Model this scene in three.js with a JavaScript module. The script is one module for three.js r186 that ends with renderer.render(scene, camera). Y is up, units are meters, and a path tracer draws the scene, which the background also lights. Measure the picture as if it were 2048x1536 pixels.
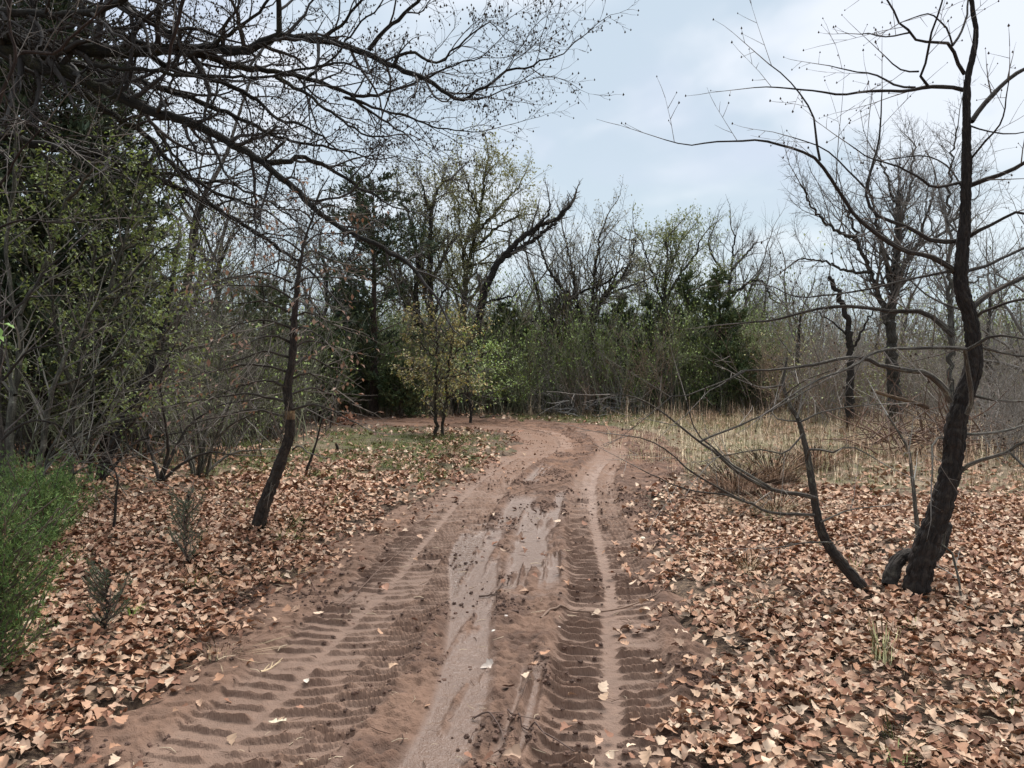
import * as THREE from 'three';
import { mergeGeometries } from 'three/addons/utils/BufferGeometryUtils.js';

// ------------------------------------------------------------------ camera, sky, sun, exposure
const SW = 2048, SH = 1536, FOC = 1540, HORIZON = 740, EYE = 1.6;
const PITCH = Math.atan((SH / 2 - HORIZON) / FOC);
const scene = new THREE.Scene();
const camera = new THREE.PerspectiveCamera(2 * Math.atan(SH / 2 / FOC) * 180 / Math.PI, SW / SH, 0.05, 1500);
camera.position.set(0, EYE, 0);
camera.rotation.set(-PITCH, 0, 0);
const renderer = new THREE.WebGLRenderer();
renderer.toneMapping = THREE.LinearToneMapping;
renderer.toneMappingExposure = 3.6;
renderer.shadowMap.enabled = true;

const sun = new THREE.DirectionalLight(new THREE.Color(1, 0.965, 0.92), 1.5);
sun.position.set(12, 58, -30);
sun.castShadow = true;
sun.shadow.radius = 80;
Object.assign(sun.shadow.camera, { left: -45, right: 45, top: 45, bottom: -45, near: 1, far: 160 });
sun.shadow.mapSize.set(2048, 2048);
scene.add(sun, sun.target);

// ------------------------------------------------------------------ numbers, noise
const mul = (seed) => { let a = seed >>> 0; return () => { a = (a + 0x6D2B79F5) | 0; let t = Math.imul(a ^ (a >>> 15), 1 | a); t = (t + Math.imul(t ^ (t >>> 7), 61 | t)) ^ t; return ((t ^ (t >>> 14)) >>> 0) / 4294967296; }; };
const hash2 = (x, y) => { let h = Math.imul(x | 0, 374761393) + Math.imul(y | 0, 668265263); h = Math.imul(h ^ (h >>> 13), 1274126177); return ((h ^ (h >>> 16)) >>> 0) / 4294967296; };
const noise = (x, y) => {
  const ix = Math.floor(x), iy = Math.floor(y), fx = x - ix, fy = y - iy, u = fx * fx * (3 - 2 * fx), v = fy * fy * (3 - 2 * fy);
  const a = hash2(ix, iy), b = hash2(ix + 1, iy), c = hash2(ix, iy + 1), d = hash2(ix + 1, iy + 1);
  return a + (b - a) * u + (c - a) * v + (a - b - c + d) * u * v;
};
const fbm = (x, y, o = 4) => { let s = 0, a = 0.5, n = 0; for (let i = 0; i < o; i++) { s += a * noise(x, y); n += a; a *= 0.5; x = x * 2.03 + 17.3; y = y * 2.03 - 9.1; } return s / n; };
const pnoise = (x, y, p, q) => { // value noise that repeats every p by q cells
  const m = (i, k) => ((i % k) + k) % k, ix = Math.floor(x), iy = Math.floor(y), fx = x - ix, fy = y - iy, u = fx * fx * (3 - 2 * fx), v = fy * fy * (3 - 2 * fy);
  const h = (i, j) => hash2(m(i, p) + 31, m(j, q) + 57), a = h(ix, iy), b = h(ix + 1, iy), c = h(ix, iy + 1), d = h(ix + 1, iy + 1);
  return a + (b - a) * u + (c - a) * v + (a - b - c + d) * u * v;
};
const sst = (a, b, x) => { const t = Math.min(1, Math.max(0, (x - a) / (b - a))); return t * t * (3 - 2 * t); };
const lerp = (a, b, t) => a + (b - a) * t;
const mix3 = (a, b, t) => [lerp(a[0], b[0], t), lerp(a[1], b[1], t), lerp(a[2], b[2], t)];
const V = (x, y, z) => new THREE.Vector3(x, y, z);

// ------------------------------------------------------------------ sky: broken grey cloud over pale blue
{
  const w = 2048, h = 1024, data = new Float32Array(w * h * 4);
  for (let j = 0; j < h; j++) {
    const el = ((j + 0.5) / h - 0.5) * Math.PI, sy = Math.sin(el), cy = Math.cos(el);
    for (let i = 0; i < w; i++) {
      const az = ((i + 0.5) / w - 0.5) * 2 * Math.PI, x = Math.cos(az) * cy, z = Math.sin(az) * cy;
      const k = 1 / (Math.max(sy, 0) + 0.16), cx = x * k, cz = z * k;
      const warp = fbm(cx * 0.9 + 4, cz * 0.9 + 9, 3) - 0.5;
      const big = fbm(cx * 0.8 + 11 + warp * 1.4, cz * 0.8 - 3 + warp, 4), fine = fbm(cx * 3.4 - 5 + warp * 2, cz * 3.4 + 8, 5);
      let c = sst(0.36, 0.62, big * 0.5 + fine * 0.5);
      const blue = [0.53, 0.63, 0.735], white = [0.76, 0.81, 0.89], grey = [0.58, 0.65, 0.79], low = [0.62, 0.735, 0.78];
      let col = mix3(blue, white, c);
      col = mix3(col, grey, sst(0.52, 0.72, fbm(cx * 1.3 + 31, cz * 1.3 + 2 + warp, 4)) * 0.75);
      col = mix3(low, col, sst(0.0, 0.34, sy) * 0.85 + 0.15);
      const o = (j * w + i) * 4, g = 0.325;
      data[o] = col[0] * g; data[o + 1] = col[1] * g; data[o + 2] = col[2] * g; data[o + 3] = 1;
    }
  }
  const t = new THREE.DataTexture(data, w, h, THREE.RGBAFormat, THREE.FloatType);
  t.mapping = THREE.EquirectangularReflectionMapping; t.magFilter = t.minFilter = THREE.LinearFilter; t.needsUpdate = true;
  scene.background = t; scene.environment = t;
}

// ------------------------------------------------------------------ naming, things, parts
const used = new Map();
const numbered = (n) => { const k = used.get(n) ?? 0; used.set(n, k + 1); return k ? n + '_' + String(k).padStart(3, '0') : n; };
function shade(o) { o.castShadow = o.receiveShadow = true; return o; }
function tag(o, label, category, group, kind) {
  if (label) o.userData.label = label;
  if (category) o.userData.category = category;
  if (group) o.userData.group = group;
  if (kind) o.userData.kind = kind;
  return o;
}
function thing(name, label, category, at, group) {
  const o = new THREE.Group(); o.name = numbered(name); o.position.copy(at); scene.add(o);
  return tag(o, label, category, group);
}
const originOf = (o) => { let r = o; while (r.parent && r.parent !== scene) r = r.parent; return r.position; };

// ------------------------------------------------------------------ pixels of the photograph to points of the place
const camQ = new THREE.Quaternion().setFromEuler(new THREE.Euler(-PITCH, 0, 0));
const P = (x, y, d) => V((x - SW / 2) / FOC * d, (SH / 2 - y) / FOC * d, -d).applyQuaternion(camQ).add(V(0, EYE, 0));
const depthOf = (p) => -p.clone().sub(camera.position).applyQuaternion(camQ.clone().invert()).z;
const px = (w, d) => w / FOC * d;                        // metres across that w pixels span at depth d

// ------------------------------------------------------------------ the track and the lie of the land
const path = new THREE.CatmullRomCurve3([[-1.0, 4], [-0.82, 1], [-0.66, -1.5], [-0.5, -3.1], [-0.25, -4.8], [-0.05, -7], [0.2, -9.5], [0.55, -12], [0.98, -14.5], [1.3, -17], [1.1, -19.8], [-0.2, -22.2], [-3.2, -23.9], [-8, -24.9], [-16, -25.4], [-30, -26]].map(([x, z]) => V(x, 0, z)), false, 'centripetal');
const PATH_N = 900, pathLen = path.getLength();
path.arcLengthDivisions = 800;
const pathPts = path.getSpacedPoints(PATH_N);
function track(x, z) {                                  // [distance along, distance across (right positive)]
  let best = 1e9, bi = 0;
  const from = 0;
  for (let i = from; i <= PATH_N; i += 6) { const p = pathPts[i], d = (p.x - x) ** 2 + (p.z - z) ** 2; if (d < best) { best = d; bi = i; } }
  for (let i = Math.max(0, bi - 6); i <= Math.min(PATH_N, bi + 6); i++) { const p = pathPts[i], d = (p.x - x) ** 2 + (p.z - z) ** 2; if (d < best) { best = d; bi = i; } }
  const a = pathPts[Math.max(0, bi - 1)], b = pathPts[Math.min(PATH_N, bi + 1)], tx = b.x - a.x, tz = b.z - a.z, l = Math.hypot(tx, tz), p = pathPts[bi];
  const dx = x - p.x, dz = z - p.z, side = (dx * -tz + dz * tx) / l;
  return [bi / PATH_N * pathLen + (dx * tx + dz * tz) / l, Math.abs(side) < 0.02 ? side : Math.sign(side) * Math.sqrt(best)];
}
const halfL = (u) => lerp(1.5, 1.15, sst(9, 17, u)) + (noise(u * 1.3, 3) - 0.5) * 0.35 + (noise(u * 4.1, 9) - 0.5) * 0.2 + sst(24, 30, u) * 0.5;
const halfR = (u) => lerp(1.28, 2.25, sst(11, 19, u)) + (noise(u * 1.2, 71) - 0.5) * 0.35 + (noise(u * 4.3, 77) - 0.5) * 0.22 - sst(26, 31, u) * 0.6;
const lie = (x, z) => (fbm(x * 0.22 + 40, z * 0.22 + 7, 3) - 0.5) * 0.16 * sst(1, 6, Math.abs(x)) + (noise(x * 1.1 + 9, z * 1.1) - 0.5) * 0.05;
function landAt(x, z, t = track(x, z)) {
  const [u, v] = t, e = v < 0 ? -v - halfL(u) : v - halfR(u);
  const bank = sst(-0.12, 0.75, e) * (v < 0 ? 0.13 : 0.07) * (1 - sst(16, 22, u));
  return lie(x, z) + bank;
}
function groundAt(x, z) {
  const t = track(x, z), e = t[1] < 0 ? -t[1] - halfL(t[0]) : t[1] - halfR(t[0]);
  return landAt(x, z, t) - 0.16 * sst(0.08, -0.14, e);
}
function G(x, y) {                                        // where a pixel's ray meets the ground
  const dir = P(x, y, 1).sub(camera.position); let h = 0, p;
  for (let i = 0; i < 6; i++) { p = camera.position.clone().addScaledVector(dir, (h - EYE) / dir.y); h = landAt(p.x, p.z); }
  return V(p.x, h, p.z);
}

// ------------------------------------------------------------------ textures
function dataTex(w, h, f, srgb) {
  const d = new Uint8Array(w * h * 4);
  for (let j = 0; j < h; j++) for (let i = 0; i < w; i++) { const c = f(i / w, j / h), o = (j * w + i) * 4; for (let k = 0; k < 3; k++) d[o + k] = Math.max(0, Math.min(255, (Array.isArray(c) ? c[k] : c) * 255)); d[o + 3] = 255; }
  const t = new THREE.DataTexture(d, w, h); t.wrapS = t.wrapT = THREE.RepeatWrapping; t.magFilter = t.minFilter = THREE.LinearFilter;
  if (srgb) t.colorSpace = THREE.SRGBColorSpace;
  t.needsUpdate = true; return t;
}
const tfbm = (u, v, p, q, o) => { let s = 0, a = 0.5, n = 0; for (let i = 0; i < o; i++) { s += a * pnoise(u * p + i * 0.37, v * q, p, q); n += a; a *= 0.55; p *= 2; q *= 2; } return s / n; };
// bark: cracked ridges along the stem with grey lichen crusts
const barkMap = dataTex(512, 512, (u, v) => {
  const r = tfbm(u, v, 14, 4, 4), f = tfbm(u, v, 40, 40, 3), l = sst(0.6, 0.7, tfbm(u + 0.3, v + 0.7, 7, 9, 4));
  const g = 0.62 + (r - 0.5) * 0.55 + (f - 0.5) * 0.3;
  return mix3([g, g * 0.97, g * 0.93], [0.97, 1, 0.93], l * 0.55);
}, true);
const barkBump = dataTex(512, 512, (u, v) => sst(0.3, 0.62, tfbm(u, v, 16, 5, 4)) * 0.8 + tfbm(u, v, 48, 48, 2) * 0.2);
const grainMap = dataTex(1024, 1024, (u, v) => { const a = tfbm(u, v, 9, 9, 6), b = tfbm(u, v, 90, 90, 3); const g = 0.72 + (a - 0.5) * 0.5 + (b - 0.5) * 0.55; return [g, g * (0.985 + (b - 0.5) * 0.06), g * (0.97 + (a - 0.5) * 0.06)]; }, true);
const grainBump = dataTex(1024, 1024, (u, v) => tfbm(u, v, 24, 24, 5) * 0.6 + tfbm(u, v, 150, 150, 2) * 0.4);

// ------------------------------------------------------------------ mesh builders
let TRIS = 0;
class Builder {
  constructor(cap = 4096) { this.p = new Float32Array(cap * 3); this.n = new Float32Array(cap * 3); this.c = new Float32Array(cap * 3); this.t = new Float32Array(cap * 2); this.i = new Uint32Array(cap * 6); this.nv = 0; this.ni = 0; }
  room(v, i) {
    const grow = (a, need) => { if (need <= a.length) return a; const b = new a.constructor(Math.max(need, a.length * 2)); b.set(a); return b; };
    this.p = grow(this.p, (this.nv + v) * 3); this.n = grow(this.n, (this.nv + v) * 3); this.c = grow(this.c, (this.nv + v) * 3); this.t = grow(this.t, (this.nv + v) * 2); this.i = grow(this.i, this.ni + i);
  }
  vert(x, y, z, nx, ny, nz, c, u = 0, w = 0) { const k = this.nv++, o = k * 3; this.p[o] = x; this.p[o + 1] = y; this.p[o + 2] = z; this.n[o] = nx; this.n[o + 1] = ny; this.n[o + 2] = nz; this.c[o] = c[0]; this.c[o + 1] = c[1]; this.c[o + 2] = c[2]; this.t[k * 2] = u; this.t[k * 2 + 1] = w; return k; }
  tri(a, b, c) { this.i[this.ni++] = a; this.i[this.ni++] = b; this.i[this.ni++] = c; }
  // a tube through pts with radii rads; relief(angle, along, radius) pushes the bark out
  tube(pts, rads, sides, col, relief) {
    const n = pts.length; if (n < 2) return;
    this.room(n * (sides + 1) + 1, (n - 1) * sides * 6 + sides * 3);
    const t = V(), u = V(), w = V(), start = this.nv; let along = 0;
    t.subVectors(pts[1], pts[0]).normalize();
    u.set(0.31, 0.17, 0.93).cross(t); if (u.lengthSq() < 1e-4) u.set(1, 0, 0); u.normalize();
    for (let k = 0; k < n; k++) {
      if (k) { along += pts[k].distanceTo(pts[k - 1]); }
      const a = pts[Math.max(0, k - 1)], b = pts[Math.min(n - 1, k + 1)];
      t.subVectors(b, a).normalize(); u.addScaledVector(t, -u.dot(t)).normalize(); w.crossVectors(t, u);
      const c = typeof col === 'function' ? col(k / (n - 1), pts[k]) : col;
      for (let s = 0; s <= sides; s++) {
        const an = s / sides * Math.PI * 2, cs = Math.cos(an), sn = Math.sin(an), nx = u.x * cs + w.x * sn, ny = u.y * cs + w.y * sn, nz = u.z * cs + w.z * sn;
        const r = rads[k] + (relief ? relief(s === sides ? 0 : an, along, rads[k]) : 0);
        this.vert(pts[k].x + nx * r, pts[k].y + ny * r, pts[k].z + nz * r, nx, ny, nz, c, s / sides * Math.max(1, Math.round(rads[0] * 2 * Math.PI / 0.28)), along / 0.45);
      }
      if (k) for (let s = 0; s < sides; s++) { const q = start + (k - 1) * (sides + 1) + s, q2 = q + sides + 1; this.tri(q, q + 1, q2); this.tri(q + 1, q2 + 1, q2); }
    }
    const last = start + (n - 1) * (sides + 1), e = pts[n - 1], cc = typeof col === 'function' ? col(1, e) : col;
    const tip = this.vert(e.x + t.x * rads[n - 1], e.y + t.y * rads[n - 1], e.z + t.z * rads[n - 1], t.x, t.y, t.z, cc);
    for (let s = 0; s < sides; s++) this.tri(last + s, last + s + 1, tip);
  }
  // one leaf: a diamond folded along its rib
  leaf(p, d, up, len, wid, c) {
    this.room(6, 6);
    const s = V().crossVectors(d, up); if (s.lengthSq() < 1e-6) s.set(1, 0, 0); s.normalize();
    const nn = V().crossVectors(s, d).normalize(), m = p.clone().addScaledVector(d, len * 0.5), lift = wid * 0.35;
    const l = m.clone().addScaledVector(s, wid * 0.5).addScaledVector(nn, lift), r = m.clone().addScaledVector(s, -wid * 0.5).addScaledVector(nn, lift), e = p.clone().addScaledVector(d, len);
    const put = (q, a) => this.vert(q.x, q.y, q.z, nn.x + s.x * a, nn.y + s.y * a, nn.z + s.z * a, c);
    const a0 = put(p, 0.4), l0 = put(l, -0.4), e0 = put(e, 0), r0 = put(r, 0.4);
    this.tri(a0, l0, e0); this.tri(a0, e0, r0);
  }
  bud(p, r, c) {
    this.room(5, 18);
    const k = [[0, 1.6, 0], [1, 0, 0], [-0.5, 0, 0.87], [-0.5, 0, -0.87], [0, -1, 0]].map(([x, y, z]) => this.vert(p.x + x * r, p.y + y * r, p.z + z * r, x, y, z, c));
    for (const [a, b] of [[1, 2], [2, 3], [3, 1]]) { this.tri(k[0], k[a], k[b]); this.tri(k[4], k[b], k[a]); }
  }
  blade(p, q, wid, side, c, c2 = c, lit = 0) { // a thin pointed strip from p to q, bent at its middle
    this.room(4, 6);
    const d = V().subVectors(q, p), s = V().crossVectors(d, side); if (s.lengthSq() < 1e-9) s.set(1, 0, 0); s.setLength(wid / 2);
    const nn = V().crossVectors(s, d).normalize().multiplyScalar(1 - lit).add(V(0, lit, 0)).normalize(), m = p.clone().addScaledVector(d, 0.45).addScaledVector(side, d.length() * 0.08);
    const a = this.vert(p.x, p.y, p.z, nn.x, nn.y, nn.z, c), l = this.vert(m.x + s.x, m.y + s.y, m.z + s.z, nn.x, nn.y, nn.z, c), r = this.vert(m.x - s.x, m.y - s.y, m.z - s.z, nn.x, nn.y, nn.z, c), e = this.vert(q.x, q.y, q.z, nn.x, nn.y, nn.z, c2);
    this.tri(a, l, r); this.tri(l, e, r);
  }
  geometry(base) {
    const g = new THREE.BufferGeometry(), p = this.p.slice(0, this.nv * 3);
    if (base) for (let k = 0; k < this.nv; k++) { p[k * 3] -= base.x; p[k * 3 + 1] -= base.y; p[k * 3 + 2] -= base.z; }
    g.setAttribute('position', new THREE.BufferAttribute(p, 3));
    g.setAttribute('normal', new THREE.BufferAttribute(this.n.slice(0, this.nv * 3), 3));
    g.setAttribute('color', new THREE.BufferAttribute(this.c.slice(0, this.nv * 3), 3));
    g.setAttribute('uv', new THREE.BufferAttribute(this.t.slice(0, this.nv * 2), 2));
    g.setIndex(new THREE.BufferAttribute(this.i.slice(0, this.ni), 1));
    return g;
  }
  build(name, m, parent, smooth) {
    if (!this.ni) return null;
    const g = this.geometry(parent === scene ? null : originOf(parent));
    if (smooth) g.computeVertexNormals();
    const o = shade(new THREE.Mesh(g, m)); o.name = parent === scene ? numbered(name) : name; if (parent !== scene && /^(twigs|buds|leaves|clinging_leaves|foliage|crown|branches|side_twigs)$/.test(name)) o.userData.kind = 'stuff'; parent.add(o); TRIS += this.ni / 3; return o;
  }
}
const M = {
  bark: new THREE.MeshStandardMaterial({ vertexColors: true, map: barkMap, bumpMap: barkBump, bumpScale: 0.012, roughness: 0.95 }),
  twig: new THREE.MeshStandardMaterial({ vertexColors: true, roughness: 0.85 }),
  leaf: new THREE.MeshPhysicalMaterial({ vertexColors: true, roughness: 0.8, transmission: 0.35, thickness: 0, side: THREE.DoubleSide }),
  needle: new THREE.MeshStandardMaterial({ vertexColors: true, roughness: 0.85, side: THREE.DoubleSide }),
  litter: new THREE.MeshStandardMaterial({ vertexColors: true, roughness: 0.8, side: THREE.DoubleSide }),
  wood: new THREE.MeshStandardMaterial({ vertexColors: true, roughness: 0.8 }),
};

// ------------------------------------------------------------------ growth
const around = (d, ang, az) => { // d turned by ang away from itself, towards azimuth az
  const a = V(0.27, 0.11, 0.95).cross(d); if (a.lengthSq() < 1e-3) a.set(1, 0, 0); a.normalize();
  const b = V().crossVectors(d, a); return d.clone().multiplyScalar(Math.cos(ang)).addScaledVector(a, Math.sin(ang) * Math.cos(az)).addScaledVector(b, Math.sin(ang) * Math.sin(az)).normalize();
};
// S: a habit. Arrays are read by level. tips collects twig ends.
function grow(B, p, d, L, r, lev, S, R, tips) {
  const at = (a) => a[Math.min(lev, a.length - 1)];
  const n = Math.max(2, Math.min(14, Math.round(L / at(S.seg)))), st = L / n, pts = [p.clone()], rads = [r], dirs = [d.clone()], end = r * (S.taper ?? 0.45), q = p.clone(), dd = d.clone(), g = at(S.gnarl), up = at(S.up);
  for (let k = 1; k <= n; k++) {
    dd.x += (R() - 0.5) * g; dd.y += (R() - 0.5) * g + up * st; dd.z += (R() - 0.5) * g; dd.normalize();
    q.addScaledVector(dd, st); pts.push(q.clone()); dirs.push(dd.clone()); rads.push(lerp(r, end, k / n));
  }
  const target = Array.isArray(B) ? B[Math.min(lev, B.length - 1)] : B;
  target.tube(pts, rads, at(S.sides), typeof S.col === 'function' ? S.col(lev, R) : S.col);
  if (lev >= S.max) { tips?.push({ p: q.clone(), d: dd.clone(), r: end, lev }); if (S.along) for (let k = 1; k < n; k++) if (R() < S.along) tips?.push({ p: pts[k], d: around(dirs[k], 0.9, R() * 6.28), r: rads[k], lev }); return; }
  const kids = Math.max(1, Math.round(at(S.kids) * (0.7 + R() * 0.6) * (S.perMetre ? L : 1)));
  for (let c = 0; c < kids; c++) {
    const t = lerp(S.from ?? 0.25, 1, (c + R()) / kids), k = Math.min(n - 1, Math.floor(t * n)), f = t * n - k;
    const pp = pts[k].clone().lerp(pts[k + 1], f), rr = lerp(rads[k], rads[k + 1], f);
    const nd = around(dirs[k], at(S.ang) * (0.65 + R() * 0.6), R() * 6.283);
    nd.y *= S.flat ?? 1; nd.normalize();
    grow(B, pp, nd, L * at(S.ratio) * (0.55 + R() * 0.7) * (1 - 0.35 * t), Math.max(S.rmin, rr * (S.thin ?? 0.58)), lev + 1, S, R, tips);
  }
  if (S.lead !== false) grow(B, q, dd, L * 0.5, Math.max(S.rmin, end), lev + 1, S, R, tips);
}
// a polyline "x,y x,y" in pixels of the photograph at depths d0 to d1, widths w0 to w1 in pixels
function trace(str, d0, d1, w0, w1, wob = 0.012, R = mul(str.length * 977 + 3)) {
  const raw = str.trim().split(/\s+/).map((s) => s.split(',').map(Number)), n = raw.length;
  let len = 0; const acc = raw.map((q, i) => i ? (len += Math.hypot(q[0] - raw[i - 1][0], q[1] - raw[i - 1][1])) : 0);
  const pts = raw.map((q, i) => P(q[0], q[1], lerp(d0, d1, acc[i] / len)));
  const c = new THREE.CatmullRomCurve3(pts, false, 'centripetal'), L = c.getLength(), m = Math.max(4, Math.round(L / 0.09));
  const out = c.getSpacedPoints(Math.min(m, 90)), rads = out.map((q, i) => px(lerp(w0, w1, Math.pow(i / (out.length - 1), 0.85)), lerp(d0, d1, i / (out.length - 1))) / 2);
  out.forEach((q, i) => { if (i) { q.x += (R() - 0.5) * wob; q.y += (R() - 0.5) * wob; q.z += (R() - 0.5) * wob; rads[i] *= 0.93 + R() * 0.16; } });
  return { pts: out, rads, L };
}
// side shoots along a traced limb
function sprout(B, limb, o, S, R, tips) {
  const { pts, rads, L } = limb, n = Math.max(1, Math.round(L * o.per)), N = pts.length - 1;
  for (let k = 0; k < n; k++) {
    const t = lerp(o.from ?? 0.1, 1, (k + R()) / n), i = Math.min(N - 1, Math.floor(t * N)), f = t * N - i, p = pts[i].clone().lerp(pts[i + 1], f);
    const d0 = V().subVectors(pts[i + 1], pts[i]).normalize(), d = around(d0, (o.ang ?? 0.9) * (0.6 + R() * 0.7), R() * 6.283);
    d.y += o.lift ?? 0; d.normalize();
    const rr = lerp(rads[i], rads[i + 1], f);
    grow(B, p, d, o.len * (0.45 + R() * 0.9) * (1 - (o.shrink ?? 0.4) * t), Math.min(rr * 0.75, Math.max(S.rmin, rr * (o.thin ?? 0.45), o.len * 0.004)), 0, S, R, tips);
  }
  grow(B, pts[N], V().subVectors(pts[N], pts[N - 1]).normalize(), o.len * 0.7, rads[N], 0, S, R, tips);
}
const vary = (c, R, a = 0.25) => { const k = 1 + (R() - 0.5) * 2 * a; return [c[0] * k, c[1] * k, c[2] * k]; };

// ------------------------------------------------------------------ the ground: one sheet out to the horizon
const clearing = (x, z) => { const a = (x + 3.1) / 2.6, b = (z + 15.2) / 4.4; return sst(1.25, 0.55, Math.hypot(a, b) * 0.85 + (noise(x * 1.7, z * 1.7) - 0.5) * 0.7); };
const field = (x, z) => { const t = x - 2.2 - 0.12 * Math.abs(z + 14); return sst(-0.6, 1.2, t + (noise(x * 0.9, z * 0.9) - 0.5) * 1.4) * sst(8.8, 11.6, -z + (noise(x * 0.7 + 5, z * 0.7) - 0.5) * 3) * sst(31, 26, -z); };
const wood = (x, z) => sst(-4.5, -7, x + (noise(x * 0.5, z * 0.5) - 0.5) * 2) ;
const verge = (x, z) => sst(20, 22.5, -z) * sst(30, 27, -z) * sst(-2, 2, x) * sst(10, 6, x);       // the mown strip outside the bend
const scuffed = (x, z) => sst(22, 24, -z) * sst(30.5, 28, -z) * sst(5, -1, x) * sst(-22, -12, x);
const ground = (() => {
  const N = 420, g = new THREE.PlaneGeometry(1, 1, N, N), p = g.attributes.position, col = new Float32Array(p.count * 3), uv = g.attributes.uv;
  const warp = (t) => 15 * t + 22 * t ** 3 + 560 * Math.sign(t) * Math.abs(t) ** 9;
  for (let i = 0; i < p.count; i++) {
    const x = warp(p.getX(i) * 2), z = -11 + warp(-p.getY(i) * 2);
    const near = Math.hypot(x, z) < 60;
    const y = near ? groundAt(x, z) : lie(x, z);
    p.setXYZ(i, x, y, z); uv.setXY(i, x / 1.6, z / 1.6);
    const n = fbm(x * 1.3, z * 1.3, 4), m = noise(x * 5, z * 5);
    let c = mix3([0.17, 0.105, 0.066], [0.26, 0.18, 0.12], n);
    c = mix3(c, [0.15, 0.125, 0.085], wood(x, z) * 0.7);
    c = mix3(c, mix3([0.17, 0.19, 0.07], [0.28, 0.22, 0.13], sst(0.35, 0.65, n * 0.6 + m * 0.4)), clearing(x, z) * 0.9);
    c = mix3(c, mix3([0.46, 0.36, 0.24], [0.28, 0.26, 0.13], sst(0.4, 0.7, n)), field(x, z));
    c = mix3(c, mix3([0.27, 0.24, 0.12], [0.15, 0.17, 0.06], sst(0.4, 0.65, m)), verge(x, z) * 0.8);
    c = mix3(c, mix3([0.26, 0.15, 0.09], [0.19, 0.10, 0.06], n), scuffed(x, z) * 0.85);
    col.set(c, i * 3);
  }
  g.setAttribute('color', new THREE.BufferAttribute(col, 3));
  g.computeVertexNormals();
  if (g.attributes.normal.getY(0) < 0) { g.index.array.reverse(); g.computeVertexNormals(); }
  const o = shade(new THREE.Mesh(g, new THREE.MeshStandardMaterial({ vertexColors: true, map: grainMap, bumpMap: grainBump, bumpScale: 0.03, roughness: 1 })));
  o.name = 'ground'; tag(o, 'leaf-strewn soil of the wood and the clearing', null, null, 'structure'); scene.add(o); return o;
})();

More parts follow.
